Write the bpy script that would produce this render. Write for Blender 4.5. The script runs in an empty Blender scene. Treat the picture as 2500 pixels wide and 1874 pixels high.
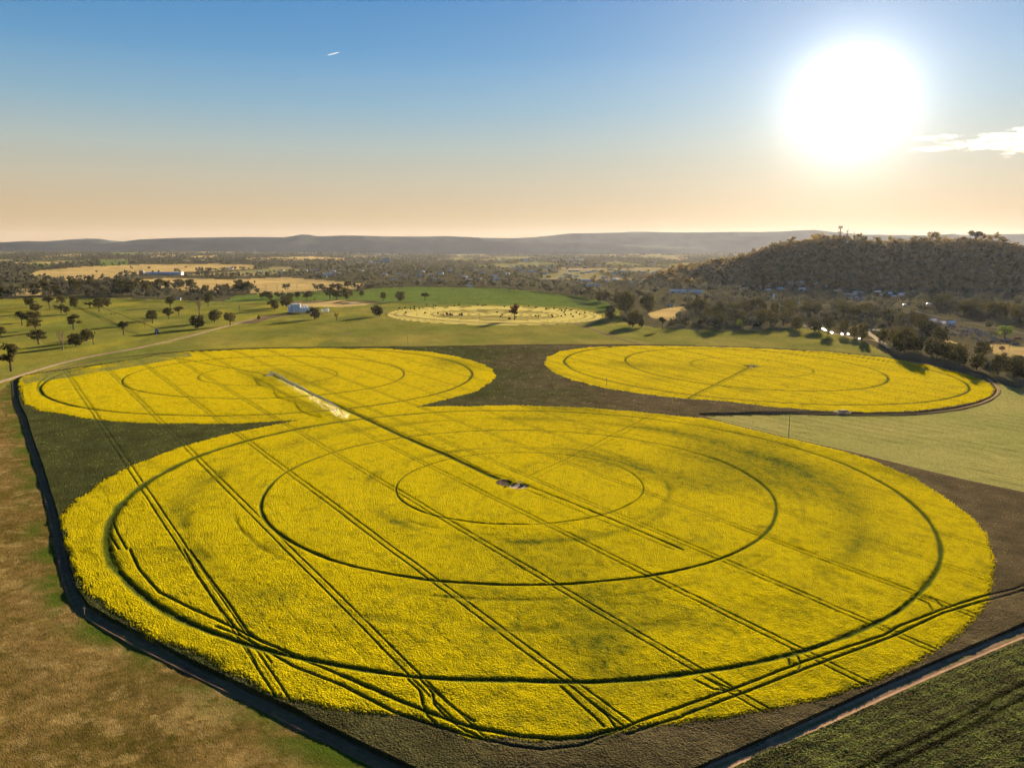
import bpy, math, random
import numpy as np
from mathutils import Vector
R = math.radians
sc = bpy.context.scene
COL = sc.collection

# ------------------------------------------------------------------ camera
F, CX, CY = 1918.0, 1250.0, 937.0            # focal length and centre, in pixels of the 2500 px wide photograph
PIT = math.atan((CY - 600.0) / F)
CAMZ = 100.0
cam = bpy.data.cameras.new("camera")
cam.sensor_width = 36; cam.lens = 36 * F / 2500.0
cam.clip_start = 1; cam.clip_end = 90000
camo = bpy.data.objects.new("camera", cam); COL.objects.link(camo)
camo.location = (0, 0, CAMZ); camo.rotation_euler = (math.pi / 2 - PIT, 0, 0)
sc.camera = camo

# ------------------------------------------------------------------ sky, sun, exposure
SUN_AZ, SUN_EL = R(22.4), R(9.1)
SD = Vector((math.sin(SUN_AZ) * math.cos(SUN_EL), math.cos(SUN_AZ) * math.cos(SUN_EL), math.sin(SUN_EL)))
w = bpy.data.worlds.new("World"); sc.world = w; w.use_nodes = True
nt = w.node_tree; nt.nodes.clear()
def N(nt, t, **k):
    n = nt.nodes.new(t)
    for a, b in k.items():
        if a.startswith('i_'): n.inputs[a[2:].replace('_', ' ')].default_value = b
        else: setattr(n, a, b)
    return n
def L(nt, a, b): nt.links.new(a, b)
wo = N(nt, 'ShaderNodeOutputWorld'); bg = N(nt, 'ShaderNodeBackground'); bg.inputs['Strength'].default_value = 0.05
sky = N(nt, 'ShaderNodeTexSky', sky_type='NISHITA', sun_disc=False, sun_elevation=SUN_EL, sun_rotation=SUN_AZ,
        altitude=200, air_density=.8, dust_density=0.12, ozone_density=4.5)
EV = 3.0; EK = 1 / 2 ** EV
geo = N(nt, 'ShaderNodeNewGeometry')
sep = N(nt, 'ShaderNodeSeparateXYZ'); L(nt, geo.outputs['Incoming'], sep.inputs[0])
elz = N(nt, 'ShaderNodeMath', operation='MULTIPLY'); elz.inputs[1].default_value = -1; L(nt, sep.outputs['Z'], elz.inputs[0])
def ramp(stops):
    r = N(nt, 'ShaderNodeValToRGB'); r.color_ramp.interpolation = 'B_SPLINE' if False else 'LINEAR'
    els = r.color_ramp.elements
    while len(els) < len(stops): els.new(.5)
    for e, (p, c) in zip(els, stops): e.position = p; e.color = (*c, 1)
    L(nt, elz.outputs[0], r.inputs[0]); return r
nf = ramp([(0, (.004,) * 3), (.1, (.02,) * 3), (.2, (.085,) * 3), (.3, (.10,) * 3), (1, (.14,) * 3)])
ml = N(nt, 'ShaderNodeVectorMath', operation='MULTIPLY'); L(nt, sky.outputs[0], ml.inputs[0]); L(nt, nf.outputs[0], ml.inputs[1])
L(nt, ml.outputs[0], bg.inputs['Color'])
# the dusty evening air low in the sky: warm at the horizon, thinning upwards
low = ramp([(0, (.60, .41, .225)), (.04, (.58, .42, .235)), (.075, (.53, .46, .32)), (.115, (.42, .46, .40)), (.16, (.25, .38, .43)), (.22, (.105, .26, .41)), (.29, (.04, .18, .38)), (1, (.01, .05, .2))])
bl = N(nt, 'ShaderNodeBackground'); bl.inputs['Strength'].default_value = EK; L(nt, low.outputs[0], bl.inputs['Color'])
# the bright aureole of the low sun, a function of the direction to the sun
dot = N(nt, 'ShaderNodeVectorMath', operation='DOT_PRODUCT'); dot.inputs[1].default_value = -SD
L(nt, geo.outputs['Incoming'], dot.inputs[0])
ac = N(nt, 'ShaderNodeMath', operation='ARCCOSINE'); ac.use_clamp = False
L(nt, dot.outputs['Value'], ac.inputs[0])
def aur(width, power, amp, col):
    a = N(nt, 'ShaderNodeMath', operation='DIVIDE'); a.inputs[1].default_value = R(width); L(nt, ac.outputs[0], a.inputs[0])
    p = N(nt, 'ShaderNodeMath', operation='POWER'); p.inputs[1].default_value = power; L(nt, a.outputs[0], p.inputs[0])
    m = N(nt, 'ShaderNodeMath', operation='MULTIPLY'); m.inputs[1].default_value = -1; L(nt, p.outputs[0], m.inputs[0])
    e = N(nt, 'ShaderNodeMath', operation='EXPONENT'); L(nt, m.outputs[0], e.inputs[0])
    s = N(nt, 'ShaderNodeMath', operation='MULTIPLY'); s.inputs[1].default_value = amp; L(nt, e.outputs[0], s.inputs[0])
    b = N(nt, 'ShaderNodeBackground'); b.inputs['Color'].default_value = (*col, 1); L(nt, s.outputs[0], b.inputs['Strength'])
    return b
a1 = aur(2.25, 1.35, 2.3 * EK, (1, .97, .92)); a2 = aur(9.5, 1.25, .42 * EK, (1, .80, .58)); a3 = aur(24, 2.0, .03 * EK, (1, .66, .30))
s0 = N(nt, 'ShaderNodeAddShader'); s1 = N(nt, 'ShaderNodeAddShader'); s2 = N(nt, 'ShaderNodeAddShader')
L(nt, bg.outputs[0], s0.inputs[0]); L(nt, bl.outputs[0], s0.inputs[1]); L(nt, s0.outputs[0], s1.inputs[0]); L(nt, a1.outputs[0], s1.inputs[1])
L(nt, s1.outputs[0], s2.inputs[0]); L(nt, a2.outputs[0], s2.inputs[1]); s3 = N(nt, 'ShaderNodeAddShader'); L(nt, s2.outputs[0], s3.inputs[0]); L(nt, a3.outputs[0], s3.inputs[1]); L(nt, s3.outputs[0], wo.inputs['Surface'])

sl = bpy.data.lights.new("sun", 'SUN'); sl.energy = 5.0; sl.angle = R(0.5); sl.color = (1, .81, .55)
so = bpy.data.objects.new("sun", sl); COL.objects.link(so)
so.rotation_euler = SD.to_track_quat('Z', 'Y').to_euler()
sc.view_settings.view_transform = 'Standard'; sc.view_settings.look = 'None'
sc.view_settings.exposure = EV; sc.view_settings.gamma = 1
sc.cycles.max_bounces = 5; sc.cycles.diffuse_bounces = 2; sc.cycles.transparent_max_bounces = 6
sc.cycles.volume_bounces = 0; sc.cycles.use_denoising = True; sc.cycles.use_adaptive_sampling = False

# ------------------------------------------------------------------ terrain
HPX = np.array([1500, 1640, 1700, 1767, 1801, 1829, 1857, 1883, 1917, 1985, 2033, 2073, 2129, 2186, 2271, 2327, 2369, 2426, 2468, 2500, 2700, 3000, 3400.])
HPY = np.array([720, 668, 653, 644, 638, 628, 620, 611, 600, 592, 588, 591, 597, 597, 593, 599, 593, 597, 611, 616, 628, 650, 720.])
HU = (HPX - CX) / F                        # X / Y of the ridge
HZ = CAMZ + 2500 * (600.0 - HPY) / F       # height of the ridge line
def sstep(a, b, x):
    t = np.clip((x - a) / (b - a), 0, 1); return t * t * (3 - 2 * t)
def slope(X, Y): return 20 * np.tanh((-.0128 * X - .0032 * Y) / 20)
def hill(X, Y):
    u = X / 2500.0
    hz = np.interp(u, HU, HZ) - slope(X, 2500.0)
    foot = 2120 - 520 * sstep(.56, .72, u)
    p = sstep(foot - 60, 2500, Y) * .55 + .45 * np.clip((Y - foot) / (2500 - foot), 0, 1) ** 1.0 * (Y > foot)
    p = np.where(Y > 2500, 1 - sstep(2500, 3300, Y), p)
    return np.maximum(hz, 0) * p * (u > .1)
def TZ(X, Y): return slope(X, Y) + hill(X, Y)
def gp(pts):
    p = np.asarray(pts, float).reshape(-1, 2)
    x = (p[:, 0] - CX) / F; y = -(p[:, 1] - CY) / F
    dY = np.cos(PIT) + y * np.sin(PIT); dZ = -np.sin(PIT) + y * np.cos(PIT)
    t = -CAMZ / dZ
    for _ in range(30): t = .5 * t + .5 * (-CAMZ + slope(t * x, t * dY)) / dZ
    return np.stack([t * x, t * dY], 1)
def gz(pts):
    a = gp(pts); return np.column_stack([a, TZ(a[:, 0], a[:, 1])])
def tp(s, ox, oy, k):                       # measured points of an enlarged tile
    a = np.array([float(v) for v in s.replace(';', ' ').replace(',', ' ').split()]).reshape(-1, 2) / k
    a[:, 0] += ox; a[:, 1] += oy; return a
def inpoly(X, Y, P):
    r = np.zeros(X.shape, bool); n = len(P)
    x0, y0 = P.min(0); x1, y1 = P.max(0)
    m = (X > x0) & (X < x1) & (Y > y0) & (Y < y1); xs, ys = X[m], Y[m]; c = np.zeros(xs.shape, bool)
    for i in range(n):
        xa, ya = P[i]; xb, yb = P[(i + 1) % n]
        if ya == yb: continue
        c ^= ((ya > ys) != (yb > ys)) & (xs < (xb - xa) * (ys - ya) / (yb - ya) + xa)
    r[m] = c; return r
def hsh(i, j, s):
    h = (i.astype(np.int64) * 374761393 + j.astype(np.int64) * 668265263 + s * 982451653) & 0xffffffff
    h = ((h ^ (h >> 13)) * 1274126177) & 0xffffffff
    return ((h ^ (h >> 16)) & 0xffff) / 65535.0
def vn(X, Y, s, seed=0):
    x = X / s; y = Y / s; i = np.floor(x); j = np.floor(y); fx = x - i; fy = y - j
    fx = fx * fx * (3 - 2 * fx); fy = fy * fy * (3 - 2 * fy)
    a = hsh(i, j, seed); b = hsh(i + 1, j, seed); c = hsh(i, j + 1, seed); d = hsh(i + 1, j + 1, seed)
    return (a * (1 - fx) + b * fx) * (1 - fy) + (c * (1 - fx) + d * fx) * fy
def fbm(X, Y, s, o=3, seed=0):
    r = 0; a = 1; t = 0
    for k in range(o): r = r + a * vn(X + 17.3 * k, Y - 9.1 * k, s, seed + k); t += a; a *= .55; s *= .47
    return r / t
def segdist(X, Y, P):
    d = np.full(X.shape, 1e9)
    for i in range(len(P) - 1):
        ax, ay = P[i]; bx, by = P[i + 1]; m = (X > min(ax, bx) - 12) & (X < max(ax, bx) + 12) & (Y > min(ay, by) - 12) & (Y < max(ay, by) + 12)
        if not m.any(): continue
        x, y = X[m], Y[m]; vx, vy = bx - ax, by - ay
        t = np.clip(((x - ax) * vx + (y - ay) * vy) / (vx * vx + vy * vy + 1e-9), 0, 1)
        d[m] = np.minimum(d[m], np.hypot(x - ax - t * vx, y - ay - t * vy))
    return d

# ------------------------------------------------------------------ materials
def newmat(name):
    m = bpy.data.materials.new(name); m.use_nodes = True; m.node_tree.nodes.clear()
    return m, m.node_tree
def leafy(name, base, dark, tint='random', trans=.35, bump=0):
    m, t = newmat(name)
    o = N(t, 'ShaderNodeOutputMaterial'); d = N(t, 'ShaderNodeBsdfDiffuse'); tr = N(t, 'ShaderNodeBsdfTranslucent'); mx = N(t, 'ShaderNodeMixShader')
    mx.inputs[0].default_value = trans
    if tint == 'random': src = N(t, 'ShaderNodeObjectInfo').outputs['Random']
    else:
        src = N(t, 'ShaderNodeAttribute', attribute_name='tint').outputs['Fac']
    tc = N(t, 'ShaderNodeNewGeometry'); no = N(t, 'ShaderNodeTexNoise'); no.inputs['Scale'].default_value = .35
    L(t, tc.outputs['Position'], no.inputs['Vector'])
    ad = N(t, 'ShaderNodeMath', operation='ADD'); L(t, src, ad.inputs[0]); L(t, no.outputs['Fac'], ad.inputs[1])
    hl = N(t, 'ShaderNodeMath', operation='MULTIPLY_ADD'); hl.inputs[1].default_value = .8; hl.inputs[2].default_value = -.3; L(t, ad.outputs[0], hl.inputs[0]); hl.use_clamp = True
    mc = N(t, 'ShaderNodeMix', data_type='RGBA'); mc.inputs[6].default_value = (*dark, 1); mc.inputs[7].default_value = (*base, 1)
    L(t, hl.outputs[0], mc.inputs[0])
    L(t, mc.outputs[2], d.inputs[0]); L(t, mc.outputs[2], tr.inputs[0])
    L(t, d.outputs[0], mx.inputs[1]); L(t, tr.outputs[0], mx.inputs[2]); L(t, mx.outputs[0], o.inputs[0])
    return m
def plain(name, col, rough=.8, metal=0, noise=.15, scale=.5, spec=.0):
    m, t = newmat(name)
    o = N(t, 'ShaderNodeOutputMaterial'); p = N(t, 'ShaderNodeBsdfPrincipled')
    p.inputs['Roughness'].default_value = rough; p.inputs['Metallic'].default_value = metal; p.inputs['Specular IOR Level'].default_value = spec
    g = N(t, 'ShaderNodeNewGeometry'); no = N(t, 'ShaderNodeTexNoise'); no.inputs['Scale'].default_value = scale; no.inputs['Detail'].default_value = 4
    L(t, g.outputs['Position'], no.inputs['Vector'])
    mc = N(t, 'ShaderNodeMix', data_type='RGBA'); mc.inputs[6].default_value = (*[c * (1 - noise) for c in col], 1); mc.inputs[7].default_value = (*[min(1, c * (1 + noise)) for c in col], 1)
    L(t, no.outputs['Fac'], mc.inputs[0]); L(t, mc.outputs[2], p.inputs['Base Color']); L(t, p.outputs[0], o.inputs[0])
    return m
def attrmat(name, trans=0.0, n1=(.35, .25), n2=None, bump=0.0, bs=1.0):
    m, t = newmat(name)
    o = N(t, 'ShaderNodeOutputMaterial'); d = N(t, 'ShaderNodeBsdfDiffuse'); tr = N(t, 'ShaderNodeBsdfTranslucent'); mx = N(t, 'ShaderNodeMixShader'); mx.inputs[0].default_value = trans
    a = N(t, 'ShaderNodeAttribute', attribute_name='col'); g = N(t, 'ShaderNodeNewGeometry')
    no = N(t, 'ShaderNodeTexNoise'); no.inputs['Scale'].default_value = n1[0]; no.inputs['Detail'].default_value = 5; no.inputs['Roughness'].default_value = .65
    L(t, g.outputs['Position'], no.inputs['Vector'])
    mr = N(t, 'ShaderNodeMapRange'); mr.inputs[1].default_value = .25; mr.inputs[2].default_value = .75; mr.inputs[3].default_value = 1 - n1[1]; mr.inputs[4].default_value = 1 + n1[1]
    L(t, no.outputs['Fac'], mr.inputs[0])
    v = N(t, 'ShaderNodeVectorMath', operation='SCALE'); L(t, a.outputs['Color'], v.inputs[0]); L(t, mr.outputs[0], v.inputs['Scale'])
    L(t, v.outputs[0], d.inputs[0]); L(t, v.outputs[0], tr.inputs[0])
    if bump:
        n3 = N(t, 'ShaderNodeTexNoise'); n3.inputs['Scale'].default_value = bs; n3.inputs['Detail'].default_value = 3; L(t, g.outputs['Position'], n3.inputs['Vector'])
        b = N(t, 'ShaderNodeBump'); b.inputs['Distance'].default_value = bump; b.inputs['Strength'].default_value = 1; L(t, n3.outputs['Fac'], b.inputs['Height'])
        L(t, b.outputs[0], d.inputs['Normal']); L(t, b.outputs[0], tr.inputs['Normal'])
    L(t, d.outputs[0], mx.inputs[1]); L(t, tr.outputs[0], mx.inputs[2]); L(t, mx.outputs[0], o.inputs[0])
    return m
M_CROP = attrmat('canola flowers and stems', .5, (.9, .12), bump=.9, bs=2.2)
M_GRASS = attrmat('grass', .45, (.5, .18), bump=.5, bs=2.5)
M_SOIL = attrmat('soil and dry grass', .0, (1.2, .22), bump=.06, bs=4)
M_TREE = leafy('eucalypt leaves', (.085, .072, .024), (.026, .029, .012), trans=.25)
M_WOODD = leafy('dark woodland leaves', (.068, .064, .040), (.020, .025, .020), tint='attr')
M_TREEG = leafy('bright leaves', (.115, .150, .028), (.07, .10, .02))
M_TREER = leafy('reddish leaves', (.10, .05, .022), (.055, .028, .015))
M_WOOD = leafy('woodland leaves', (.165, .118, .044), (.075, .062, .026), tint='attr')  # hill leaves lightened and warmed: the sun's flare veil put into their colour
M_TWIG = plain('bare twigs', (.20, .15, .10))
M_BARK = plain('bark', (.10, .075, .055), noise=.4, scale=2)
M_TRACK = plain('red brown dirt', (.22, .14, .085), noise=.3, scale=.3)
M_TRACKD = plain('damp dark dirt', (.13, .085, .065), noise=.35, scale=.4)
M_PALE = plain('pale dusty gravel and road glare', (.36, .28, .19), noise=.2, scale=.3)
M_ASPH = plain('worn grey asphalt', (.13, .12, .11), rough=.8, noise=.15)
M_STEEL = plain('galvanised steel', (.45, .46, .47), rough=.45, metal=.6)
M_WHITE = plain('white painted metal', (.72, .73, .74), rough=.45, noise=.05)
M_DARK = plain('dark weathered metal', (.05, .05, .055), rough=.6)
M_POLE = plain('grey hardwood pole', (.22, .18, .14), noise=.3)

# ------------------------------------------------------------------ object helpers
def tag(o, label=None, cat=None, group=None, kind=None):
    if label: o['label'] = label
    if cat: o['category'] = cat
    if group: o['group'] = group
    if kind: o['kind'] = kind
    return o
def mesh_np(name, V, Fc, mat, attrs=None, smooth=False):
    V = np.asarray(V, np.float32); Fc = np.asarray(Fc, np.int32); k = Fc.shape[1]
    me = bpy.data.meshes.new(name); me.vertices.add(len(V)); me.vertices.foreach_set('co', V.ravel())
    me.loops.add(Fc.size); me.loops.foreach_set('vertex_index', Fc.ravel())
    me.polygons.add(len(Fc)); me.polygons.foreach_set('loop_start', np.arange(0, Fc.size, k, dtype=np.int32))
    me.polygons.foreach_set('loop_total', np.full(len(Fc), k, np.int32))
    if smooth: me.polygons.foreach_set('use_smooth', np.ones(len(Fc), bool))
    for an, (ty, dom, dat) in (attrs or {}).items():
        at = me.attributes.new(an, ty, dom)
        at.data.foreach_set('color' if ty == 'FLOAT_COLOR' else 'value', np.asarray(dat, np.float32).ravel())
    me.update(calc_edges=True)
    if mat: me.materials.append(mat)
    return me
def link(name, me, parent=None, loc=None, rz=0, scale=None):
    o = bpy.data.objects.new(name, me); COL.objects.link(o)
    if parent: o.parent = parent
    if loc is not None: o.location = loc
    if rz: o.rotation_euler = (0, 0, rz)
    if scale is not None: o.scale = scale
    return o
class MB:
    def __init__(s): s.v = []; s.f = []
    def add(s, V, Fc):
        n = len(s.v); s.v += [tuple(map(float, p)) for p in V]; s.f += [tuple(int(i) + n for i in f) for f in Fc]; return s
    def box(s, c, d, rz=0, top=1.0):
        x, y, z = d[0] / 2, d[1] / 2, d[2] / 2; V = []
        for sz in (-1, 1):
            k = top if sz > 0 else 1
            for sx, sy in ((-1, -1), (1, -1), (1, 1), (-1, 1)):
                a, b = sx * x * k, sy * y * k
                V.append((c[0] + a * math.cos(rz) - b * math.sin(rz), c[1] + a * math.sin(rz) + b * math.cos(rz), c[2] + sz * z))
        return s.add(V, [(3, 2, 1, 0), (4, 5, 6, 7), (0, 1, 5, 4), (1, 2, 6, 5), (2, 3, 7, 6), (3, 0, 4, 7)])
    def tube(s, p0, p1, r0, r1=None, n=6):
        r1 = r0 if r1 is None else r1
        p0 = Vector(p0); p1 = Vector(p1); d = (p1 - p0)
        if d.length < 1e-6: return s
        d.normalize(); a = d.orthogonal().normalized(); b = d.cross(a)
        V = [p + (a * math.cos(t) + b * math.sin(t)) * r for p, r in ((p0, r0), (p1, r1)) for t in [2 * math.pi * i / n for i in range(n)]]
        return s.add(V, [(i, (i + 1) % n, n + (i + 1) % n, n + i) for i in range(n)] + [tuple(range(n))[::-1], tuple(range(n, 2 * n))])
    def lathe(s, prof, c=(0, 0, 0), n=12):
        V = [(c[0] + r * math.cos(2 * math.pi * i / n), c[1] + r * math.sin(2 * math.pi * i / n), c[2] + z) for r, z in prof for i in range(n)]
        Fc = [(k * n + i, k * n + (i + 1) % n, (k + 1) * n + (i + 1) % n, (k + 1) * n + i) for k in range(len(prof) - 1) for i in range(n)]
        return s.add(V, Fc)
    def mesh(s, name, mat, smooth=False):
        me = bpy.data.meshes.new(name); me.from_pydata(s.v, [], s.f); me.update()
        if mat: me.materials.append(mat)
        if smooth: me.polygons.foreach_set('use_smooth', np.ones(len(me.polygons), bool))
        return me
    def build(s, name, mat, parent=None, loc=None, rz=0, smooth=False): return link(name, s.mesh(name, mat, smooth), parent, loc, rz)
def empty(name, loc, rz=0, scale=None):
    return link(name, None, None, loc, rz, scale)

# ------------------------------------------------------------------ measured outlines (pixels of the photograph)
OUT_M = np.array([(155,1265),(189,1227),(241,1186),(320,1140),(449,1093),(566,1061),(679,1039),(750,1026),(860,1010),(1010,997),(1059,996),(1248,993),(1436,998),(1587,1012),(1667,1019),(1760,1031),(1907,1067),(2043,1101),(2145,1133),(2232,1171),(2299,1216),(2371,1265),(2405,1310),(2424,1370),(2420,1422),(2405,1475),(2382,1509),(2326,1562),(2232,1622),(2118,1675),(2005,1709),(1855,1743),(1666,1769),(1512,1792),(1399,1808),(1267,1809),(1153,1803),(1059,1777),(965,1750),(833,1735),(735,1716),(641,1686),(547,1637),(434,1585),(339,1539),(264,1494),(215,1453),(192,1411),(173,1347),(162,1306)], float)
OUT_L = np.array([(45,926),(51,956),(60,990),(113,1007),(189,1020),(302,1033),(415,1037),(566,1037),(660,1031),(750,1026),(870,1012),(1010,997),(1097,975),(1165,956),(1195,937),(1208,922),(1203,905),(1172,888),(1116,873),(1040,861),(946,854),(833,852),(720,852),(603,854),(452,861),(377,869),(332,880),(234,895),(162,905),(100,914),(57,920)], float)
OUT_R = np.array([(1331,890),(1338,873),(1368,860),(1436,850),(1549,846),(1667,848),(1817,851),(2005,860),(2156,875),(2269,894),(2364,918),(2413,937),(2426,952),(2416,969),(2382,982),(2326,993),(2232,1005),(2118,1008),(2005,1004),(1892,995),(1779,982),(1666,973),(1587,965),(1474,948),(1399,929),(1353,910)], float)
L_EDGE = [(41,932),(44,984),(62,1020),(79,1076),(99,1129),(122,1205),(138,1257),(152,1321),(164,1366),(183,1436),(214,1482),(268,1514),(343,1552),(418,1592),(530,1648),(641,1702),(716,1735),(773,1768),(834,1796),(908,1833),(1003,1878),(1200,1970)]
R4 = [(960,846),(1003,848),(1029,854),(1135,880),(1248,910),(1399,950),(1549,986),(1667,1007),(1704,1014),(1753,1029),(1907,1067),(2066,1103),(2156,1125),(2307,1163),(2500,1205),(3000,1311)]
R3U = [(1500,1970),(1723,1871),(1930,1781),(2118,1694),(2307,1611),(2500,1528),(3000,1313)]
NB = [(377,866),(452,858),(603,851),(833,848),(960,846)]
W_M, W_L, W_R = gp(OUT_M), gp(OUT_L), gp(OUT_R)
CROP1 = gp(L_EDGE + R3U + R4[::-1] + NB[::-1] + [(332,877),(234,890),(162,900),(100,909),(57,916)])
CROP2 = gp(R4[1:9] + [(1866,1010),(2005,1011),(2118,1013),(2232,1011),(2330,1000),(2395,984),(2428,966),(2434,951),(2418,934),(2366,914),(2270,890),(2156,871),(2005,856),(1817,847),(1667,844),(1560,842),(1323,841)])
BROWN = gp([(-1100,1200),(-300,1020),(0,950),(41,934)] + L_EDGE[1:] + [(1200,2100),(-1100,2300)])
SEFIELD = gp([(1560,1970),(1775,1880),(1950,1800),(2135,1718),(2322,1636),(2500,1560),(3020,1325),(3700,1040),(3700,2300),(1400,2200)])
PASTR = gp([(1704,1018),(1866,1014),(2005,1014),(2232,1014),(2416,980),(2440,952),(2430,935),(2500,955),(2800,1030),(3700,1060),(3700,1065),(3010,1310),(2500,1200),(2307,1158),(2156,1120),(2066,1099),(1907,1062),(1753,1026)])
PAST = gp([(-300,742),(0,731),(75,728),(130,726),(290,728),(400,733),(520,736),(640,736),(760,738),(840,735),(870,713),(900,706),(1010,700),(1200,703),(1310,712),(1400,722),(1480,736),(1510,760),(1520,785),(1600,801),(1720,806),(1900,806),(1960,801),(2070,822),(2120,840),(2150,857),(2200,884),(2270,905),(2350,925),(2430,945),(2800,1035),(3700,1062),(3700,960),(2700,930),(2434,951),(2418,934),(2366,914),(2270,890),(2156,871),(2005,856),(1817,847),(1667,844),(1560,842),(1323,841),(1003,848),(833,848),(452,858),(332,877),(162,900),(57,916),(41,934),(0,950),(-300,1010)])
VIV = gp([(835,733),(870,713),(900,706),(1010,700),(1200,703),(1310,712),(1400,722),(1480,736),(1510,765),(1400,748),(1200,742),(1060,741),(950,738)])
TAN = [gp(p) for p in (
    [(70,672),(90,662),(200,652),(320,647),(520,645),(620,648),(620,655),(520,660),(440,664),(300,671),(290,678),(200,684),(120,683),(70,680)],
    [(300,686),(420,679),(500,681),(560,683),(700,678),(780,684),(870,692),(905,697),(870,704),(740,711),(640,717),(600,713),(500,712),(430,706),(330,692)],
    [(30,706),(90,702),(130,720),(30,722)], [(10,643),(160,640),(160,645),(40,648)], [(100,626),(200,621),(200,625),(100,628)],
    [(370,625),(440,622),(440,625),(370,627)], [(455,627),(530,624),(530,629),(455,630)], [(480,613),(575,613),(575,616),(490,615)],
    [(600,631),(760,627),(843,632),(843,635),(600,633)], [(715,614),(920,614),(1010,616),(715,617)], [(1320,607),(1420,607),(1420,609),(1320,609)], [(1470,618),(1640,618),(1640,620),(1500,621)],
    [(1581,766),(1613,756),(1660,748),(1690,748),(1682,765),(1640,781),(1592,775)], [(2405,842),(2520,838),(2520,872),(2440,868),(2405,852)], [(2300,828),(2340,838),(2330,852),(2290,840)])]
DAMD = gp([(712,736),(830,733),(900,738),(915,742),(840,748),(760,747),(712,746)])
GRN = [gp(p) for p in ([(240,637),(312,636),(312,645),(250,648)], [(270,618),(330,617),(335,621),(280,622)], [(545,736),(575,722),(690,716),(870,708),(860,732),(640,736)], [(1000,616),(1200,616),(1200,618),(1000,618)], [(60,643),(140,643),(120,650),(70,650)])]
HC = gp([(1216, 763)])[0]; HL = gp([(945, 764)])[0]; HR_ = gp([(1473, 771)])[0]
HRAD = .5 * math.hypot(*(HL - HR_)); HC = .5 * (HL + HR_)

# ------------------------------------------------------------------ the measured sheet of land
du = .7 / 786.0
U = np.concatenate([np.linspace(-2.4, -.95, 40)[:-1], np.linspace(-.95, -.76, 130)[:-1], np.arange(-.76, .76, du), np.linspace(.76, 1.05, 200)[:-1], np.linspace(1.05, 2.4, 40)])
dv = .7 / (100 * 786.0)
Yr = 1 / np.concatenate([np.arange(1 / 118., 1 / 30000., -dv)])
Yr = np.concatenate([Yr, [30000., 40000.]])
nu, nr = len(U), len(Yr)
YY, UU = np.meshgrid(Yr, U, indexing='ij'); XX = UU * YY
XX = XX.ravel(); YY = YY.ravel()
rng = np.random.default_rng(5)
jx = (rng.random(XX.shape) - .5) * 2; jy = (rng.random(XX.shape) - .5) * 2
edge = 1.6 * (fbm(XX, YY, 9, 3, 3) - .5) * 2
JX = XX + jx * 1.0 + edge; JY = YY + jy * 1.0 + edge
reg = np.zeros(XX.shape, np.int8)      # 0 rough ground
def setr(P, k, soft=False): reg[inpoly(JX if soft else XX, JY if soft else YY, P)] = k
setr(PAST, 1, True); setr(PASTR, 2); setr(VIV, 3, True); setr(BROWN, 4, True); setr(SEFIELD, 5)
for P in TAN: setr(P, 6, True)
setr(DAMD, 6, True)
for P in GRN: setr(P, 3, True)
dh = np.hypot(XX - HC[0], YY - HC[1]); reg[dh < HRAD] = 7
crop = inpoly(XX, YY, CROP1) | inpoly(XX, YY, CROP2); reg[crop] = 8
ym = inpoly(JX, JY, W_M); yl = inpoly(JX, JY, W_L); yr = inpoly(JX, JY, W_R)
reg[crop & yl] = 10; reg[crop & yr] = 11; reg[crop & ym] = 9

# grooves pressed into the crop: pivot wheel rings, tramlines, access lines
cell_u = du * YY; cell_r = dv * YY ** 2
groove = np.zeros(XX.shape); inb = reg >= 8; xi, yi = XX[inb], YY[inb]; cu, cr = cell_u[inb], cell_r[inb]; ri = reg[inb]
g = np.zeros(xi.shape)
left = inpoly(xi, yi, CROP1)
def press(dist, wdt, nx, ny, depth=1.0, msk=None):
    c = .5 * (np.abs(nx) * cu + np.abs(ny) * cr); we = np.maximum(wdt / 2, c)
    k = depth * np.clip(np.sqrt(wdt / 2 / we), 0, 1) * np.exp(-(dist / we) ** 2)
    if msk is not None: k = k * msk
    np.maximum(g, k, out=g)
RINGS = [((2.26, 320.32), (156.49, 2.09, 2.44, 1.65, .46), 1.8, .9), ((2.26, 320.32), (103.25, 1.0, 2.28, 1.5, 1.03), 1.4, .85), ((2.26, 320.32), (51.75, 1.18, 4.31, .14, 1.9), .8, .75),
         ((2.26, 320.32), (62.5, 1.5, 4, .2, 1.5), 2.5, .28), ((2.26, 320.32), (113.5, 1, 2.5, 1.5, 1), 2.0, .25), ((2.26, 320.32), (132, 2, 2.5, 1.5, .5), 4.5, .28),
         ((-188.1, 601.27), (157.82, -.72, 8.94, -1, -.4), 2.1, 1), ((-188.1, 601.27), (103.26, -1.79, 5.13, 1.7, -1.39), 1.3, 1), ((-188.1, 601.27), (51, -1, 2, 1, -.4), 1.0, .7),
         ((208.41, 678.93), (159.53, -4.62, -7.02, -2.59, -7.85), 2.1, 1), ((208.41, 678.93), (112.96, -1.44, 2.64, -8.24, -3.3), 1.5, 1), ((208.41, 678.93), (53, 0, 0, -3, -1), 1.0, .7)]
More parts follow.
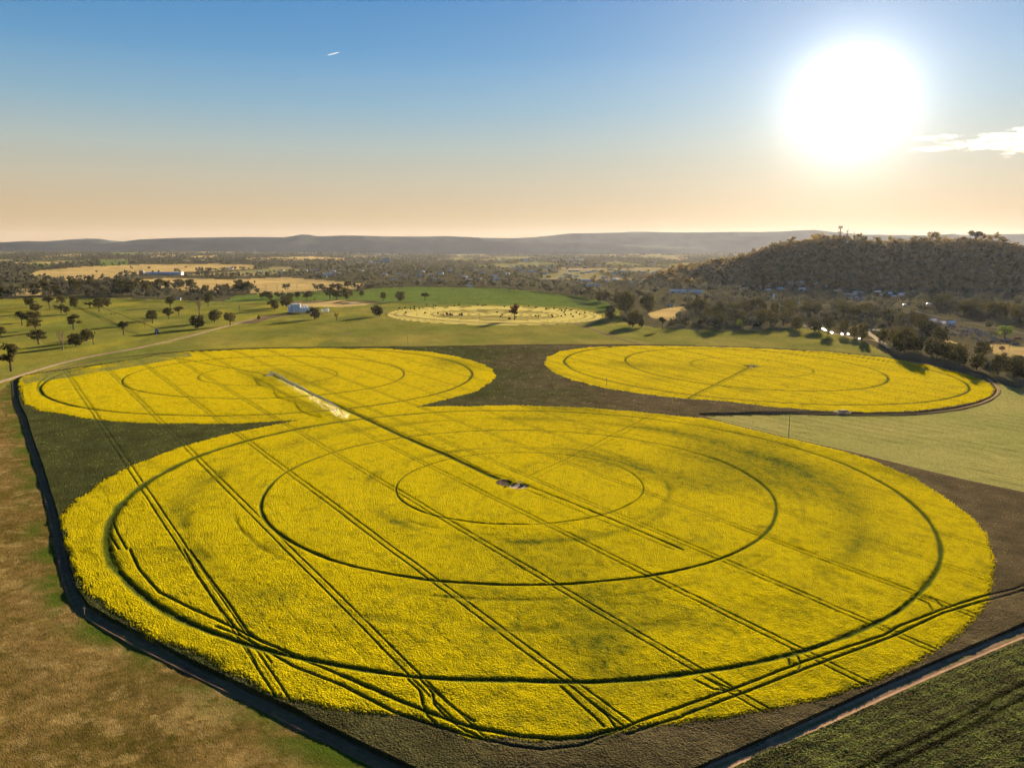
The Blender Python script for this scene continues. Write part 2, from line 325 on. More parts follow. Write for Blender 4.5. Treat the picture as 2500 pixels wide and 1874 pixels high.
for i, (c, co, wd, dp) in enumerate(RINGS):
    dx, dy = xi - c[0], yi - c[1]; r = np.hypot(dx, dy); th = np.arctan2(dy, dx)
    rr = co[0] + co[1] * np.cos(th) + co[2] * np.sin(th) + co[3] * np.cos(2 * th) + co[4] * np.sin(2 * th)
    wv = wd * (1 + (.9 * sstep(.2, 1, -np.cos(th)) if i == 0 else 0))
    msk = np.ones(xi.shape)
    if c[0] == 2.26: msk = left * (yi < 640)
    if dp < .5: msk = msk * np.clip(fbm(xi, yi, 18, 2, 31) * 2.6 - .7, 0, 1.3)
    press(r - rr, 1, dx / (r + 1e-6), dy / (r + 1e-6), dp, (np.abs(r - rr) < wv * 4) * msk) if False else None
    rr = rr + 1.1 * (vn(xi, yi, 24, 60 + i) - .5); wv = wv * (.65 + .6 * vn(xi, yi, 9, 80 + i)); c_ = .5 * (np.abs(dx / (r + 1e-6)) * cu + np.abs(dy / (r + 1e-6)) * cr); we = np.maximum(wv / 2, c_)
    np.maximum(g, dp * np.clip(np.sqrt(wv / 2 / we), 0, 1) * np.exp(-((r - rr) / we) ** 2) * msk, out=g)
TD = R(146.3); nx, ny = -math.cos(TD), math.sin(TD)
s = xi * nx + yi * ny
par = xi * math.sin(TD) + yi * math.cos(TD)
inside = np.ones(xi.shape)
hdl = gp(tp("0,880;350,1060;600,1140;860,1220", 833, 1347, 2.652)); 
far = (np.hypot(xi - 2.3, yi - 320.3) < 176) | (np.hypot(xi + 188, yi - 601) < 178) | (reg[inb] == 8)
far &= ~((reg[inb] == 8) & (yi < 230)) 
for k in range(-1, 16):
    for sgn in (-1, 1):
        off = 46.4 + 29.05 * k + sgn * 1.15
        if k == -1:
            continue
        wob = .5 * (vn(par, np.full_like(par, k * 7.), 40, 9) - .5)
        press(s - off - wob, .55, nx, ny, .55 if k < 7 else .42, left * far)
# faint seed rows between the tramlines
row = np.abs(((s - 46.4) % 7.26) - 3.63); press(3.63 - row, .4, nx, ny, .10, left * (vn(par, s, 30, 12) > .45))
# tramlines of the right-hand block
TD2 = R(152.5); n2x, n2y = -math.cos(TD2), math.sin(TD2); s2 = xi * n2x + yi * n2y
q = np.abs((s2 % 27.0) - 13.5); press(13.5 - q, 1.1, n2x, n2y, .5, (~left)); q = np.abs(((s2 + 9) % 13.5) - 6.75); press(6.75 - q, 1.2, n2x, n2y, .28, (~left) * (vn(xi, yi, 60, 4) > .4))
LINES = [  # (points, tile, width, depth)
    ("0,470;400,660;700,790;950,910;1010,935", (833, 820, 2.652), 4.8, 1.2), ("0,455;400,640;700,765;940,890;1120,945", (833, 820, 2.652), 1.0, .8),
    ("1760,260;1950,350;2212,470", (0, 820, 2.652), 4.4, 1.2), ("870,100;1020,130;1250,170;1500,215;1740,262", (0, 820, 2.652), 2.0, .95),
    ("1230,990;1460,1080;1750,1200;2212,1398", (833, 820, 2.652), 1.3, .9), ("1180,1000;1400,1090;1700,1215;2150,1398", (833, 820, 2.652), .8, .7),
    ("1210,920;1450,810;1760,645;2020,515", (833, 820, 2.652), 1.4, .55), ("1260,930;1500,810;1830,640;2060,520", (833, 820, 2.652), 1.2, .4),
    ("430,210;230,310;80,385;0,430", (1666, 820, 2.652), 2.6, .9), ("440,215;260,310;110,385;20,432", (1666, 820, 2.652), 1.4, .6),
    ("1280,1085;1600,1150;1870,1215;2040,1255", (1250, 540, 3.539), 2.2, .8),
    ("2420,150;2150,250;1980,290;1690,385;1400,500;1300,560;1080,630;760,740;340,900;0,1020", (1666, 1347, 2.652), 1.3, 1), ("2420,190;2130,285;1960,330;1690,410;1500,500;1350,570;1080,670;760,790;370,940;0,1080", (1666, 1347, 2.652), 1.3, 1),
    ("1780,1180;1950,1110;2212,1020", (833, 1347, 2.652), 1.3, 1), ("1850,1200;2000,1150;2212,1085", (833, 1347, 2.652), 1.3, 1),
    ("0,880;350,1060;600,1140;860,1220;1100,1275;1300,1300;1560,1270;1780,1180", (833, 1347, 2.652), 1.5, 1), ("0,820;350,970;520,1040;760,1130;890,1165;1150,1215;1400,1232;1600,1220;1800,1160", (833, 1347, 2.652), 2.0, 1),
    ("2212,885;1900,760;1700,640;1560,560;1400,500", (0, 1347, 2.652), 1.3, 1), ("2212,820;1950,710;1800,640;1700,600", (0, 1347, 2.652), 1.3, 1),
    ("715,1180;760,1290;820,1398", (0, 820, 2.652), 1.0, 1), ("690,1250;720,1320;770,1398", (0, 820, 2.652), 1.2, 1),
    ("840,0;900,130;1030,280;1250,390;1500,500;1700,600;1900,680", (0, 1347, 2.652), 1.4, 1),
    ("1190,0;1280,170;1400,350;1500,480;1560,560", (0, 1347, 2.652), 1.0, .9), ("1230,0;1330,150;1480,350;1600,530;1680,590", (0, 1347, 2.652), 1.0, .9),
    ("1580,610;1640,710;1660,760", (0, 1347, 2.652), .9, .7), ("1700,660;1760,740", (0, 1347, 2.652), .9, .6),
    ("430,840;510,920;525,1000;560,1080;620,1140", (833, 1347, 2.652), 1.1, 1), ("510,840;590,930;600,1000;660,1070;760,1150;900,1220", (833, 1347, 2.652), 1.1, 1), ("560,880;700,1010;860,1120", (833, 1347, 2.652), .9, .8),
    ("1420,890;1540,1000;1640,1090;1700,1150", (833, 1347, 2.652), 1.0, .9), ("1490,890;1600,980;1720,1080;1770,1150", (833, 1347, 2.652), 1.0, .9),
    ("650,690;685,715;690,750", (1666, 1347, 2.652), 1.0, .9), ("700,650;745,700;760,740;750,790", (1666, 1347, 2.652), 1.0, .9),
    ("1520,290;1640,330;1690,385", (1666, 1347, 2.652), 1.0, .9), ("1480,300;1590,350;1620,400", (1666, 1347, 2.652), 1.0, .9), ("80,850;200,910;340,920", (1666, 1347, 2.652), 1.0, .8), ("150,840;240,880;300,900", (1666, 1347, 2.652), 1.0, .8),
    ("300,265;250,310;240,350;270,390;345,420", (0, 820, 2.652), 1.6, .8), ("1290,290;1285,270;1310,262;1420,262", (0, 820, 2.652), .9, .6),
    ("1300,655;1600,600;2212,530", (600, 880, 7.373), 1.0, .6)]
for spec, tl, wd, dp in LINES:
    P = gp(tp(spec, *tl)); d = segdist(xi, yi, P); v = P[-1] - P[0]; v /= np.hypot(*v)
    press(d, wd * .6, v[1], v[0], dp * .85)
g[ri == 8] *= .6
# bare pads at the pivot points
for (px, py, ax, ay) in ((1264, 1190, 5.0, 3.2), (1236, 1183, 2.6, 4.5), (658, 918, 5, 6), (1835, 896, 6, 8), (2058, 1008, 5, 3)):
    c = gp([(px, py)])[0]; d = ((xi - c[0]) / ax) ** 2 + ((yi - c[1]) / ay) ** 2
    g = np.maximum(g, 1.15 * np.exp(-d ** 2))
g *= (.82 + .36 * vn(xi, yi, 2.2, 77))
groove[inb] = np.clip(g, 0, 1)

# crop height: sinks to the soil at the outer edge
cropf = crop.reshape(nr, nu); er = cropf.copy()
er[1:-1, 1:-1] &= cropf[:-2, 1:-1] & cropf[2:, 1:-1] & cropf[1:-1, :-2] & cropf[1:-1, 2:]
er = er.ravel()
near = np.clip(1.6 - YY / 500, .35, 1)
hz = np.where(reg >= 9, .95, .78) - .40 * groove
hz = hz + (rng.random(XX.shape) - .5) * .12 * near * (1 - .6 * groove) + (fbm(XX, YY, 3.1, 3, 8) - .5) * .20 + (fbm(XX, YY, 14, 2, 18) - .5) * .30
hz = np.where(er, hz, -.15)
base = TZ(XX, YY)
relief = (fbm(XX, YY, 8, 3, 21) - .5) * .5 * (YY < 3000) + (rng.random(XX.shape) - .5) * .10 * near * (YY < 900) + np.where(reg == 5, (rng.random(XX.shape) - .5) * .25 + .25, 0)
relief = np.where(crop, hz, relief)
relief = np.where(reg == 4, relief * .5, relief)
ZZ = base + relief

# colours of the plants and soils (albedo)
def mixc(a, b, t):
    t = np.clip(t, 0, 1)[:, None]; return np.asarray(a)[None, :] * (1 - t) + np.asarray(b)[None, :] * t
rnd = rng.random(XX.shape)
big = fbm(XX, YY, 45, 3, 41); med = fbm(XX, YY, 7, 3, 42); fine = fbm(XX * 1.0, YY * .6, 1.6, 2, 43)
C = np.zeros((len(XX), 3))
# rough woodland floor and far farmland
strip = fbm(XX * .5, YY * .16, 260, 3, 50)
c0 = mixc((.035, .035, .018), (.075, .062, .032), med * 1.4 - .3)
c0 = np.where(((strip > .64) & (YY > 2600))[:, None], mixc((.21, .155, .08), (.10, .11, .04), fbm(XX, YY, 500, 2, 51) * 2 - .5), c0)
C[:] = c0
m = (reg == 1) | (reg == 3)
cp = mixc((.150, .165, .030), (.245, .215, .048), big * 1.6 - .3 + XX / 2500 - (YY > 900) * .15)
yel = np.clip(fbm(XX * .6, YY * .25, 30, 3, 55) * 3 - 1.35, 0, 1) * (XX < -200)
cp = cp * (1 - .5 * yel[:, None]) + np.array((.34, .29, .03))[None] * .5 * yel[:, None]
cp = np.where((reg == 3)[:, None], mixc((.085, .15, .028), (.14, .17, .035), med), cp)
stk = fbm(XX * .8 + YY * .25, YY * .32 - XX * .1, 14, 3, 56); cp = cp * (.80 + .42 * stk[:, None]) * (.9 + .2 * rnd[:, None])
C[m] = cp[m]
pr = mixc((.31, .29, .095), (.23, .24, .070), big * 1.7 - .4)
ln = np.exp(-(((XX * .80 + YY * .60 + 3 * vn(XX, YY, 60, 3)) % 11.0 - 5.5) / .9) ** 2) * (vn(XX, YY, 25, 5) > .35)
pr = pr * (1 - .34 * ln[:, None]) * (.88 + .24 * rnd[:, None]); C[reg == 2] = pr[reg == 2]
mott = med * .35 + fbm(XX, YY, 2.4, 2, 61) * .42 + fbm(XX, YY, .95, 2, 65) * .40
lowf = fbm(XX, YY, 28, 2, 62); br = mixc((.125, .095, .026), (.30, .195, .085), mott * 1.7 - .55 + (lowf - .5) * .7)
pt = np.clip(fbm(XX, YY * 1.3, 5.5, 5, 63) * 9 - 5.2 + (rnd - .5) * .8, 0, 1)[:, None] * np.clip(-XX / 60, .3, 1)[:, None]; br = br * (1 - pt * .45) + np.array((.46, .33, .16)) * .45 * pt; br = br * (.72 + .56 * rnd[:, None]); tuf = (rnd > .90) & (fbm(XX, YY, 2.0, 2, 68) > .50); br = np.where(tuf[:, None], br * .35 + np.array((.03, .035, .008)), br)
dE = segdist(XX, YY, gp(L_EDGE)); lush = np.clip(1.25 - (dE - 4) / 6 * .8, 0, 1) * np.clip(fbm(XX, YY, 10, 3, 64) * 3.4 - 1.2, 0, 1) * (dE > 3) * (dE < 14)
br = br * (1 - lush[:, None]) + np.array((.085, .125, .018)) * lush[:, None]; br = br * np.array((.44, .44, .34)); C[reg == 4] = br[reg == 4]
rw = .5 + .5 * (np.abs(XX / YY) < 1.0) * np.sin((XX * .455 - YY * .89 + .8 * fbm(XX, YY, 12, 2, 66)) * 2.1)
trl = np.exp(-np.minimum(segdist(XX, YY, gp(tp('1100,1430;1600,1190;2212,850;2500,690', 1666, 1347, 2.652))), segdist(XX, YY, gp(tp('1290,1430;1750,1190;2212,945;2500,790', 1666, 1347, 2.652)))) ** 2 / .5)
se = mixc((.065, .060, .026), (.150, .175, .044), rw * .55 + med * .9 - .35 + (rnd - .5) * .7); se = se * (1 - .8 * trl[:, None]); C[reg == 5] = se[reg == 5]
tn = mixc((.31, .225, .088), (.20, .15, .062), big * 2.2 - .6 + (fbm(XX * .4, YY * .2, 90, 3, 67) - .5)); C[reg == 6] = tn[reg == 6]
swath = .5 + .5 * np.cos(dh / HRAD * 2 * math.pi * 12)
hy = mixc((.30, .26, .075), (.35, .29, .085), med)
dark = ((dh / HRAD > .80) | ((dh / HRAD < .66))) * np.clip(swath * 2.2 - 1.2, 0, 1) + (np.abs(YY - HC[1]) / HRAD > .16) * (dh / HRAD < .60) * .75 + (dh / HRAD > .985)
hy = hy * (1 - .62 * np.clip(dark * .8, 0, 1)[:, None]); C[reg == 7] = hy[reg == 7]
# crop: yellow flower heads over green stems
vb = fbm(XX + YY * .3, YY, 85, 3, 44)
fl = .96 - .34 * np.clip(fine * 1.7 - .74, 0, 1) - .55 * np.clip(.42 - med, 0, 1) * 1.6 - .75 * np.clip(vb - .57, 0, 1) * 2 * (.5 + med) - rnd * .28 * near
rM = np.hypot(XX - 2.3, YY - 320.3); pn = fbm(XX, YY, 22, 3, 45)
fl = fl - .26 * np.exp(-((rM - 133) / 7) ** 2) * np.clip(pn * 3 - .9, 0, 1) - .4 * np.exp(-((rM - 64) / 2.5) ** 2) * np.clip(pn * 3 - .9, 0, 1) - .45 * np.clip(pn - .50, 0, 1) * np.clip((360 - YY) / 160, 0, 1) * (.4 + med)
fl = np.clip(fl - .10 * np.clip((330 - YY) / 150, 0, 1), 0, 1)
FLOWER = np.array((.66, .520, .002)); STEM = np.array((.070, .095, .010)); SOILC = np.array((.055, .045, .022))
cy = STEM[None] * (1 - fl[:, None]) + FLOWER[None] * fl[:, None]
gv = groove[:, None]; cy = cy * (1 - np.clip(gv * 1.5, 0, 1)) + (STEM * .95)[None] * np.clip(gv * 1.5, 0, 1)
cy = np.where(gv > .90, SOILC[None] * .6 + STEM[None] * .5, cy)
my = reg >= 9; C[my] = cy[my]
gr_w = np.clip((XX + 60) / 160 + (big - .5), 0, 1)
gc = mixc((.060, .068, .022), (.108, .086, .048), gr_w); gc = gc * (.6 + .8 * med[:, None]) * (.75 + .5 * rnd[:, None])
spk = (rnd > .985) & (med > .5); gc = np.where(spk[:, None], np.array((.30, .26, .03))[None], gc)
gc = gc * (1 - .55 * gv); m = reg == 8; C[m] = gc[m]
pad = groove > .985
for (px, py, ax, ay, cc) in ((1265, 1191, 4.5, 4, (.45, .36, .30)), (658, 918, 2.5, 3.5, (.35, .28, .22)), (2058, 1008, 5.5, 4, (.5, .38, .25)), (1228, 1182, 3.2, 5, (.10, .075, .06)), (1838, 897, 4, 4, (.28, .2, .13))):
    c = gp([(px, py)])[0]; d = ((XX - c[0]) / ax) ** 2 + ((YY - c[1]) / ay) ** 2 + .8 * (med - .5); C[(d < 1) & crop] = cc
ragged = yl & ~ym & (XX < -210) & inpoly(XX, YY, gp([(45,915),(57,918),(110,912),(162,903),(234,891),(332,876),(377,867),(460,860),(470,872),(380,888),(240,912),(130,930),(60,940)]))
kk = np.clip(fbm(XX, YY, 16, 3, 70) * 3 - .7, 0, 1); C[ragged] = (C * (1 - .8 * kk[:, None]) + .8 * kk[:, None] * np.array((.15, .17, .05)))[ragged]

# split the sheet into its fields
RG = reg.reshape(nr, nu)
fr = np.maximum(RG[:-1, :-1], RG[1:, 1:])
idx = np.arange(nr * nu, dtype=np.int64).reshape(nr, nu)
quads = np.stack([idx[:-1, :-1], idx[:-1, 1:], idx[1:, 1:], idx[1:, :-1]], -1)
def sheet(name, regs, mat, label=None, cat=None, kind='structure', zo=0.0, group=None):
    q = quads[np.isin(fr, regs)]
    if not len(q): return
    used, inv = np.unique(q.ravel(), return_inverse=True)
    V = np.column_stack([XX[used], YY[used], ZZ[used] + zo]); q = inv.reshape(-1, 4)
    # a vertex on a border takes this field's own colour
    cc = C[used].copy(); rg = reg[used]; bad = ~np.isin(rg, regs)
    if bad.any() and (~bad).any():
        own = np.full((len(used),), -1); fo = np.where(~bad)[0]
        qb = bad[q]; pick = np.argmin(qb, 1); rep = q[np.arange(len(q)), pick]
        for k in range(4): own[q[:, k]] = np.where(bad[q[:, k]] & ~bad[rep], rep, own[q[:, k]])
        ok = bad & (own >= 0); cc[ok] = cc[own[ok]]
    me = mesh_np(name, V, q, mat, {'col': ('FLOAT_COLOR', 'POINT', np.column_stack([cc, np.ones(len(cc))]))}, smooth=False)
    o = link(name, me); tag(o, label, cat, group, kind); return o
sheet('rough_ground', [0], M_SOIL)
sheet('pasture', [1], M_GRASS); sheet('pale_pasture', [2], M_GRASS); sheet('green_pasture', [3], M_GRASS)
sheet('dry_field', [4], M_SOIL); sheet('green_field', [5], M_GRASS); sheet('tan_paddock', [6], M_SOIL); sheet('mown_hay_field', [7], M_SOIL)
sheet('green_crop', [8], M_CROP, 'dark green unflowered crop filling the corners between the yellow circles', 'crop', 'stuff')
sheet('canola_crop', [9], M_CROP, 'largest and nearest yellow canola circle with three wheel rings', 'canola crop', 'stuff', group='flowering canola circles')
sheet('canola_crop', [10], M_CROP, 'yellow canola circle at left beside the curving dirt road', 'canola crop', 'stuff', group='flowering canola circles')
sheet('canola_crop', [11], M_CROP, 'yellow canola circle at right below the tree belt', 'canola crop', 'stuff', group='flowering canola circles')
# one coarse ground sheet underneath, all the way round to the horizon
ra = np.concatenate([[0], np.geomspace(20, 45000, 90)]); ta = np.linspace(0, 2 * math.pi, 145)[:-1]
GX = (ra[:, None] * np.sin(ta)[None]).ravel(); GY = (ra[:, None] * np.cos(ta)[None]).ravel()
gi = np.arange(len(ra) * 144).reshape(-1, 144); gq = np.stack([gi[:-1], np.roll(gi[:-1], -1, 1), np.roll(gi[1:], -1, 1), gi[1:]], -1).reshape(-1, 4)
gc_ = np.tile(np.array((.12, .11, .05, 1.)), (len(GX), 1))
tag(link('ground', mesh_np('ground', np.column_stack([GX, GY, slope(GX, GY) - 3.0]), gq, M_SOIL, {'col': ('FLOAT_COLOR', 'POINT', gc_)})), kind='structure')

# ------------------------------------------------------------------ tracks and roads, draped on the land
def smoothline(P, step=4.0):
    P = np.asarray(P, float)
    for _ in range(2):
        Q = [P[0]]
        for a, b in zip(P[:-1], P[1:]): Q += [a * .75 + b * .25, a * .25 + b * .75]
        P = np.array(Q + [P[-1]])
    return P
M_RUT = attrmat('rutted dirt', .0, (.6, .3), bump=.05, bs=3)
def track(name, px, wd, mat, zo=.12, wob=.4, world=False, ruts=False):
    P0 = np.asarray(px, float) if world else gp(px); P1 = smoothline(P0)
    s_ = np.r_[0, np.cumsum(np.hypot(*np.diff(P1, axis=0).T))]; t = np.arange(0, s_[-1], max(1.2, s_[-1] / 1500)); P = np.column_stack([np.interp(t, s_, P1[:, 0]), np.interp(t, s_, P1[:, 1])])
    d = np.gradient(P, axis=0); d /= np.hypot(d[:, 0], d[:, 1])[:, None]; n = np.column_stack([-d[:, 1], d[:, 0]])
    bc = np.array({M_TRACK: (.23, .145, .09), M_TRACKD: (.095, .058, .038), M_PALE: (.36, .28, .19), M_ASPH: (.13, .12, .11)}[mat])
    k = 13; V = []; CC = []
    for j in range(k):
        q_ = (j / (k - 1) - .5) * 2; r1 = (vn(t, t * 0 + 31, 5, 7 + len(px)) - .5) * wob + (vn(t, t * 0 + 11, 1.7, 8) - .5) * wob * .8
        Q = P + n * (q_ * wd * .5 + (r1 * (1 if q_ > 0 else -1) if abs(q_) > .9 else 0))[:, None] if abs(q_) > .9 else P + n * (q_ * wd * .5)
        rut = math.exp(-((abs(q_) - .5) / .16) ** 2); ctr = math.exp(-(q_ / .2) ** 2)
        nz = vn(Q[:, 0], Q[:, 1], 2.5, 3)
        V.append(np.column_stack([Q, TZ(Q[:, 0], Q[:, 1]) + zo - .10 * rut + .03 * nz - (.25 if abs(q_) > .95 else 0)]))
        g_ = np.clip((ctr * .9 + (abs(q_) > .82) * .8) * (vn(Q[:, 0], Q[:, 1], 6, 9) * 1.6 - .1), 0, 1)[:, None]; cc = bc[None] * (1 + .35 * rut * (nz[:, None]) - .15 * (1 - rut))
        CC.append(np.column_stack([cc * (1 - g_) + np.array((.085, .095, .03)) * g_, np.ones(len(Q))]))
    V = np.concatenate(V); nn = len(P); i = np.arange(nn * k).reshape(k, nn)
    q = np.stack([i[:-1, :-1], i[1:, :-1], i[1:, 1:], i[:-1, 1:]], -1).reshape(-1, 4)[:, ::-1]
    return tag(link(name, mesh_np(name, V, q, M_RUT, {'col': ('FLOAT_COLOR', 'POINT', np.concatenate(CC))})), kind='structure')
track('dirt_road', [(-200,990),(0,934),(85,905),(155,885),(226,869),(311,855),(381,840),(452,823),(537,800),(625,777),(670,769),(752,768),(800,763),(879,760),(912,753),(950,746)], 4.6, M_TRACK, .45)
track('dirt_track', [(34,930),(39,984),(57,1022),(74,1078),(93,1131),(115,1207),(130,1259),(143,1323),(153,1366),(170,1441),(203,1492),(258,1528),(335,1570),(411,1608),(486,1646),(600,1700),(679,1739),(754,1780),(834,1817),(890,1846),(965,1882),(1100,1950)], 3.3, M_TRACKD, .16)
track('dirt_track', [(1560,1952),(1749,1874),(1937,1792),(2118,1709),(2307,1625),(2500,1545),(3000,1330),(3600,1085)], 4.4, M_TRACK, .16)
track('dirt_track', R4, 3.0, M_TRACKD, .45)
track('dirt_track', [(1600,998),(1704,1010),(1866,1008),(2005,1011),(2118,1014),(2232,1012),(2330,1002),(2395,986),(2432,968),(2440,951),(2425,934),(2413,925)], 2.4, M_TRACK, .4)
track('dirt_track', [(1400,788.6),(1448,803),(1504,825),(1569,842),(1608,847)], 5, M_TRACK, .35)
track('dirt_track', [(1400,788.6),(1440,785),(1490,776)], 3, M_PALE, .35)
track('dirt_track', [(908,756),(936,763),(992,773),(1090,783),(1220,789),(1340,789),(1400,788.6)], 3.5, M_TRACK, .3)
track('dirt_track', [(845,739),(915,740),(960,737),(1060,738),(1066,740)], 3.5, M_PALE, .3)
track('dirt_track', [(41,932),(120,905),(240,880),(332,868),(452,857),(603,850),(833,847),(1003,847),(1323,840.5),(1560,842),(1700,843)], 2.2, M_TRACKD, .4)
track('gravel_yard', [(600,790),(650,775),(700,767.5),(790,766.5)], 22, M_TRACKD, .2)
track('road', [(2120,803),(2117,812),(2140,826),(2160,842)], 7, M_PALE, .35)  # pale colour stands in for low sun glare off the asphalt
track('road', [(1949,796.5),(1981,800),(2014,808),(2046,817),(2100,829),(2143,831),(2170,850)], 4.5, M_PALE, .35)  # sun glare along this road painted as a pale surface
track('road', [(2223,755),(2245,763),(2281,772),(2344,785),(2434,801),(2500,815),(2700,860)], 5, M_ASPH, .5)
track('road', [(1785,725),(1830,726),(1870,732),(2000,745),(2100,748),(2223,755)], 7, M_ASPH, .5)
track('road', [(1580,710),(1650,715),(1720,724),(1785,725)], 6, M_ASPH, .5)
# the farm dam
P = gp([(831,741),(845,739.6),(872,739.3),(872,740.4),(850,742.4),(836,743.5)])
mw, tw = newmat('still water'); ow = N(tw, 'ShaderNodeOutputMaterial'); pw = N(tw, 'ShaderNodeBsdfPrincipled'); pw.inputs['Base Color'].default_value = (.10, .11, .11, 1); pw.inputs['Roughness'].default_value = .08; L(tw, pw.outputs[0], ow.inputs[0])
me = bpy.data.meshes.new('dam_water'); me.from_pydata([(x, y, TZ(x, y) + .6) for x, y in P], [], [tuple(range(len(P)))]); me.materials.append(mw); tag(link('dam_water', me), kind='structure')
track('earth_bank', [(822,741),(835,736.5),(860,735.2),(905,736.5),(925,738.5)], 14, M_TRACKD, 1.2)

# ------------------------------------------------------------------ distant hills
def range_hills(name, pts, D, depth, foot, seed):
    p = np.array(pts, float); u0 = (p[:, 0] - CX) / F; u = np.arange(u0[0], u0[-1], .0016)
    zt = CAMZ + D * (600 - np.interp(u, u0, p[:, 1])) / F
    js = np.linspace(-1, 1, 25); V = []
    for t in js:
        Y = D + t * depth + 0 * u; X = u * Y * 1.0 if False else u * D * (1 + .0 * t)
        prof = (1 - abs(t) ** 1.7) if t < 0 else (1 - t ** 1.5)
        n = fbm(X, Y, depth * .5, 4, seed)
        z = foot + (zt - foot) * np.clip(prof * (1 + (n - .5) * .9 * min(1, abs(t) * 3)), -.02, 1.0)
        X = X * (Y / D) * .25 + X * .75
        V.append(np.column_stack([X, Y, z]))
    n = len(u); V = np.concatenate(V); i = np.arange(n * 25).reshape(25, n)
    q = np.stack([i[:-1, :-1], i[:-1, 1:], i[1:, 1:], i[1:, :-1]], -1).reshape(-1, 4)
    c = mixc((.035, .045, .045), (.075, .08, .065), fbm(V[:, 0], V[:, 1], 700, 4, seed + 9) * 1.6 - .4)
    tag(link(name, mesh_np(name, V, q, M_SOIL, {'col': ('FLOAT_COLOR', 'POINT', np.column_stack([c, np.ones(len(c))]))}, smooth=True)), kind='structure')
range_hills('hills', [(-700,600),(-300,597),(0,593),(85,588.5),(150,590),(240,590),(300,592),(353,585),(452,581),(625,579),(704,580),(728,576),(746,573),(765,574),(783,577.5),(851,575.5),(900,577),(964,578),(1049,578),(1091,577),(1176,581),(1250,582),(1306,584),(1391,590),(1500,596),(1700,604)], 13000, 1500, -30, 1)
range_hills('hills', [(-900,600),(0,592),(120,590),(190,585),(240,583),(262,583.5),(285,588),(340,596),(600,601)], 16500, 1500, -30, 4)
range_hills('hills', [(1100,598),(1200,590),(1250,582),(1306,579.5),(1340,576),(1391,570.5),(1490,569),(1533,567),(1575,567),(1660,569),(1787,567),(1875,567.5),(1931,564),(1963,563),(2010,568),(2078,574),(2157,575),(2253,576),(2271,572.5),(2355,574.5),(2500,571),(2800,574),(3300,596)], 15000, 1700, -30, 7)

# ------------------------------------------------------------------ trees
def gph(px, py):
    if py > 745 or px < 1600: return tuple(gp([(px, py)])[0])
    x = (px - CX) / F; y = -(py - CY) / F; dY = math.cos(PIT) + y * math.sin(PIT); dZ = -math.sin(PIT) + y * math.cos(PIT)
    t = np.arange(900, 6000, 4.0); hit = np.where(CAMZ + t * dZ < TZ(t * x, t * dY))[0]
    if not len(hit): return tuple(gp([(px, py)])[0])
    q = t[hit[0]]; return q * x, q * dY
def crown_np(rg, clumps, nleaf, leaf):
    """leaf-sized faces scattered through clumps: (x, y, z, rx, rz)"""
    c = np.array(clumps); k = rg.integers(0, len(c), nleaf); v = rg.normal(size=(nleaf, 3)); v /= np.linalg.norm(v, axis=1)[:, None]
    r = rg.random(nleaf) ** .38
    p = c[k, :3] + v * r[:, None] * np.column_stack([c[k, 3], c[k, 3], c[k, 4]])
    n = v * .6 + rg.normal(size=(nleaf, 3)) * .7; n /= np.linalg.norm(n, axis=1)[:, None]
    a = np.cross(n, rg.normal(size=(nleaf, 3))); a /= np.linalg.norm(a, axis=1)[:, None]; b = np.cross(n, a)
    s = leaf * (.6 + .8 * rg.random(nleaf))[:, None]
    V = np.stack([p - a * s, p - b * s * .8, p + a * s, p + b * s * .8], 1).reshape(-1, 3)
    return V, np.arange(nleaf * 4).reshape(-1, 4)
